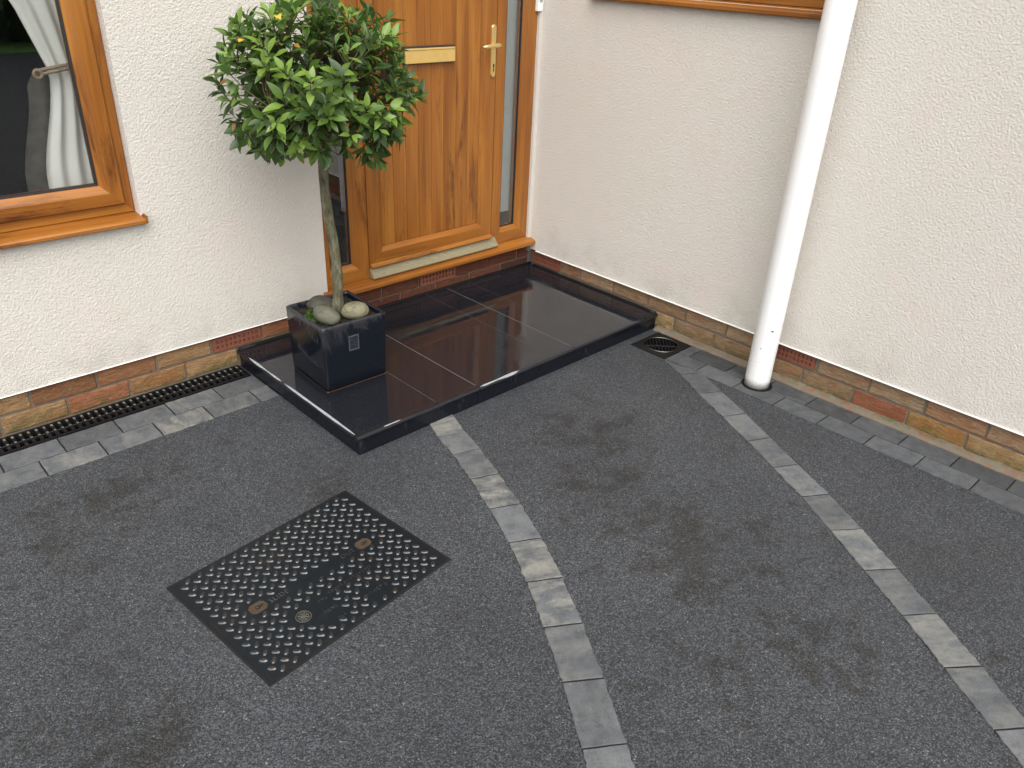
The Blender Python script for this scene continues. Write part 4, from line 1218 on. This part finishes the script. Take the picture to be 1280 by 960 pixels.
for p, ax, d, rr in shoots:
    u = ax.orthogonal().normalized(); v = ax.cross(u)
    young = rt.random() < (0.28 + 0.45 * max(0, d.z)) and rr > 0.72
    nl = rt.randrange(6, 10)
    a0 = rt.uniform(0, 6.28)
    for i in range(nl):
        t_ = i / nl
        a = a0 + i * 2.4
        spread = 0.35 + 0.95 * (1 - t_)
        dirv = (ax * math.cos(spread) + (u * math.cos(a) + v * math.sin(a)) * math.sin(spread)).normalized()
        if d.z < -0.2: dirv = (dirv + Vector((0, 0, -0.45))).normalized()
        dirv = (dirv + Vector((rt.uniform(-.15, .15), rt.uniform(-.15, .15), rt.uniform(-.15, .15)))).normalized()
        nrm = (ax - dirv * ax.dot(dirv))
        if nrm.length < 0.1: nrm = dirv.orthogonal()
        nrm = (nrm.normalized() + Vector((0, 0, 0.35))); nrm = (nrm - dirv * nrm.dot(dirv)).normalized()
        side = dirv.cross(nrm)
        L = rt.uniform(0.040, 0.074) * (0.78 if t_ > 0.7 else 1.0)
        mat = Matrix((side * L, dirv * L, nrm * L)).transposed().to_4x4()
        mat.translation = p - ax * (0.045 * (1 - t_)) + dirv * 0.004
        x = rt.random()
        if young: mi = 2 if (t_ > 0.35 or x < 0.4) else 1
        else: mi = 0 if x < 0.45 else (1 if x < 0.92 else 2)
        if rr < 0.7 and mi == 2: mi = 1
        leaves.append((mat, rt.randrange(4), mi))
# a few turned leaves, where they show
def nearest_leaf(px, py, pz):
    return min(range(len(leaves)), key=lambda i: (leaves[i][0].translation - Vector((px, py, pz))).length)
for q, mi in (((-1.895, -0.52, 1.40), 3), ((-1.815, -0.60, 1.475), 3), ((-1.92, -0.42, 1.27), 4), ((-1.90, -0.39, 1.13), 4), ((-1.77, -0.61, 1.39), 4)):
    i = nearest_leaf(*q)
    old = leaves[i][0]
    tip = (old.to_3x3() @ Vector((0, 1, 0))).normalized()
    tip = (tip + Vector((-0.3, -0.3, -0.6))).normalized()
    nz = (Vector((-0.55, -0.55, 0.6)) - tip * tip.dot(Vector((-0.55, -0.55, 0.6)))).normalized()
    L = 0.058 if mi == 3 else 0.036
    mm = Matrix((tip.cross(nz) * L, tip * L, nz * L)).transposed().to_4x4()
    mm.translation = old.translation.lerp(Vector(q), 0.9)
    leaves[i] = (mm, leaves[i][1], mi)
order = sorted(range(len(leaves)), key=lambda i: (leaves[i][0].translation - CAM).length)
single = set(order[:292]) | {i for i in range(len(leaves)) if leaves[i][2] in (3,)}
lmesh = {}
for i in single:
    mat, g_, mi = leaves[i]
    if (g_, mi) not in lmesh: lmesh[(g_, mi)] = mesh('leaf', *geos[g_], MATS[mi], True)
    o = bpy.data.objects.new('leaf', lmesh[(g_, mi)]); C.objects.link(o)
    o.matrix_basis = mat
    adopt(o, tr_)
vs, fs, ix = [], [], []
for i, (mat, g_, mi) in enumerate(leaves):
    if i in single: continue
    k = len(vs); gv_, gf_ = geos[g_]
    vs += [mat @ Vector(q) for q in gv_]; fs += [tuple(q + k for q in f) for f in gf_]; ix += [mi] * len(gf_)
tag(centred('crown', vs, fs, MATS, tr_, True, ix), kind='stuff')

# ------------------------------------------------------------------ curtain and doorbell
cu = empty('curtain', (-2.27, 0.16, 0.78))
tag(cu, 'pale grey-white curtain tied back inside the left window', 'curtain')
def drape(name, rows, mat, folds, depth, y, parent, ph=0.0):
    vs, fs = [], []
    nu = 56
    for z, xl, xr in rows:
        for i in range(nu + 1):
            t_ = i / nu
            vs.append((xl + (xr - xl) * t_, y + depth * math.sin(t_ * folds * 2 * math.pi + ph) * (0.5 + 0.5 * min(1, (xr - xl) / 0.16)), z))
    for j in range(len(rows) - 1):
        for i in range(nu): fs.append((j * (nu + 1) + i, j * (nu + 1) + i + 1, (j + 1) * (nu + 1) + i + 1, (j + 1) * (nu + 1) + i))
    return centred(name, vs, fs, mat, parent, True)
def rows_from(keys, n_=40):
    out = []
    for i in range(n_ + 1):
        z = keys[0][0] + (keys[-1][0] - keys[0][0]) * i / n_
        for (za, la, ra), (zb_, lb, rb_) in zip(keys, keys[1:]):
            if za <= z <= zb_ + 1e-9:
                q = (z - za) / (zb_ - za); q = q * q * (3 - 2 * q) if za < 1.2 else q
                out.append((z, la + (lb - la) * q, ra + (rb_ - ra) * q)); break
    return out
drape('fabric', rows_from([(0.50, -2.400, -2.17), (0.86, -2.386, -2.17), (1.252, -2.302, -2.17), (1.47, -2.368, -2.17), (1.80, -2.56, -2.16), (2.3, -2.85, -2.15)]), 'curtain', 3.5, 0.009, 0.150, cu)
drape('lining', rows_from([(0.50, -2.452, -2.30), (0.86, -2.445, -2.30), (1.20, -2.37, -2.28), (1.252, -2.335, -2.28)]), 'curtain_lining', 1.2, 0.006, 0.185, cu, 1.0)
vs, fs = [], []
tb = []
for i in range(17):
    t_ = i / 16
    tb.append((-2.335 + 0.165 * t_, 0.128 - 0.006 * math.sin(t_ * 3.1), 1.243 + 0.026 * t_))
for off in (0.0, 0.013):
    v_, f_ = tube([(x, y, z + off) for x, y, z in tb], 0.0058, 8)
    k = len(vs); vs += v_; fs += [tuple(q + k for q in f) for f in f_]
tbk = centred('tieback', vs, fs, 'tieback', cu, True)
vs, fs = [], []
for i in range(20):
    a = 2 * math.pi * i / 20
    for q in range(8):
        bq = 2 * math.pi * q / 8
        rr = 0.013 + 0.006 * math.cos(bq)
        vs.append((-2.342 + rr * math.cos(a), 0.126 + 0.006 * math.sin(bq), 1.244 + rr * math.sin(a)))
for i in range(20):
    for q in range(8): fs.append((i * 8 + q, ((i + 1) % 20) * 8 + q, ((i + 1) % 20) * 8 + (q + 1) % 8, i * 8 + (q + 1) % 8))
centred('tieback_ring', vs, fs, 'tieback', tbk, True)
db = empty('doorbell', (-0.046, -0.001, 1.427))
tag(db, 'small white doorbell at the top right edge of the door frame', 'doorbell')
box('housing', -0.064, -0.028, -0.024, -0.0012, 1.427, 1.515, 'white_pvc', db, 0.004, 3)
vs, fs = tube([(-0.046, -0.0235, 1.478), (-0.046, -0.0262, 1.478)], 0.0095, 20)
centred('button', vs, fs, 'grey_button', db)

# ------------------------------------------------------------------ garden across the drive (seen only as reflections)
def foliage(c, rx, ry, rz_, count, size, rnd):
    vs, fs = [], []
    for _ in range(count):
        d = Vector((rnd.gauss(0, 1), rnd.gauss(0, 1), rnd.gauss(0, 1))).normalized()
        f = (0.72 + 0.3 * noise.noise(d * 2.6 + Vector(c))) * (0.75 + 0.3 * rnd.random())
        p = Vector(c) + Vector((d.x * rx, d.y * ry, d.z * rz_)) * f * 1.25
        u = Vector((rnd.gauss(0, 1), rnd.gauss(0, 1), rnd.gauss(0, 1))).normalized(); v = u.orthogonal().normalized()
        k = len(vs); s_ = size * rnd.uniform(0.6, 1.4)
        vs += [p - u * s_, p + v * s_ * 0.5, p + u * s_, p - v * s_ * 0.5]; fs.append((k, k + 1, k + 2, k + 3))
    return vs, fs
rg = random.Random(8)
for (x, y, h, lab) in ((-1.2, -15.5, 4.6, 'broad dark tree across the lawn, mirrored left in the window'), (3.4, -17.5, 5.5, 'tall dark tree across the lawn, mirrored nearer the curtain')):
    g = empty('garden_tree', (x, y, 0)); tag(g, lab, 'tree', 'trees across the lawn')
    vs, fs = tube([(x, y, 0), (x + 0.1, y, 1.2), (x, y + 0.1, h * 0.6)], [0.28, 0.2, 0.1], 10); centred('trunk', vs, fs, 'bark', g, True)
    vs, fs = foliage((x, y, h * 0.62), h * 0.62, h * 0.55, h * 0.40, 3600, 0.20, rg); tag(centred('crown', vs, fs, 'hedge_leaf', g), kind='stuff')
for (x, y, r_, lab) in ((0.9, -13.2, 1.1, 'dark low shrub at the lawn edge, mirrored beside the curtain'), (-0.9, -16.0, 1.5, 'dark low shrub further back on the lawn under the trees')):
    g = empty('shrub', (x, y, 0)); tag(g, lab, 'shrub')
    vs, fs = foliage((x, y, r_ * 0.6), r_, r_ * 0.8, r_ * 0.62, 1500, 0.10, rg); tag(centred('foliage', vs, fs, 'hedge_leaf', g), kind='stuff')
    vs, fs = tube([(x, y, 0), (x, y, r_ * 0.6)], [0.06, 0.03], 8); centred('stem', vs, fs, 'bark', g, True)
hg = empty('hedge', (-4, -24, 0)); tag(hg, 'dark hedge closing the garden across the lawn', 'hedge')
vs, fs = [], []
for i in range(14):
    v_, f_ = foliage((-24 + 3.2 * i, -24 + rg.uniform(-.5, .5), 1.2), 2.0, 1.0, 1.3, 600, 0.22, rg)
    k = len(vs); vs += v_; fs += [tuple(q + k for q in f) for f in f_]
tag(centred('foliage', vs, fs, 'hedge_leaf', hg), kind='stuff')
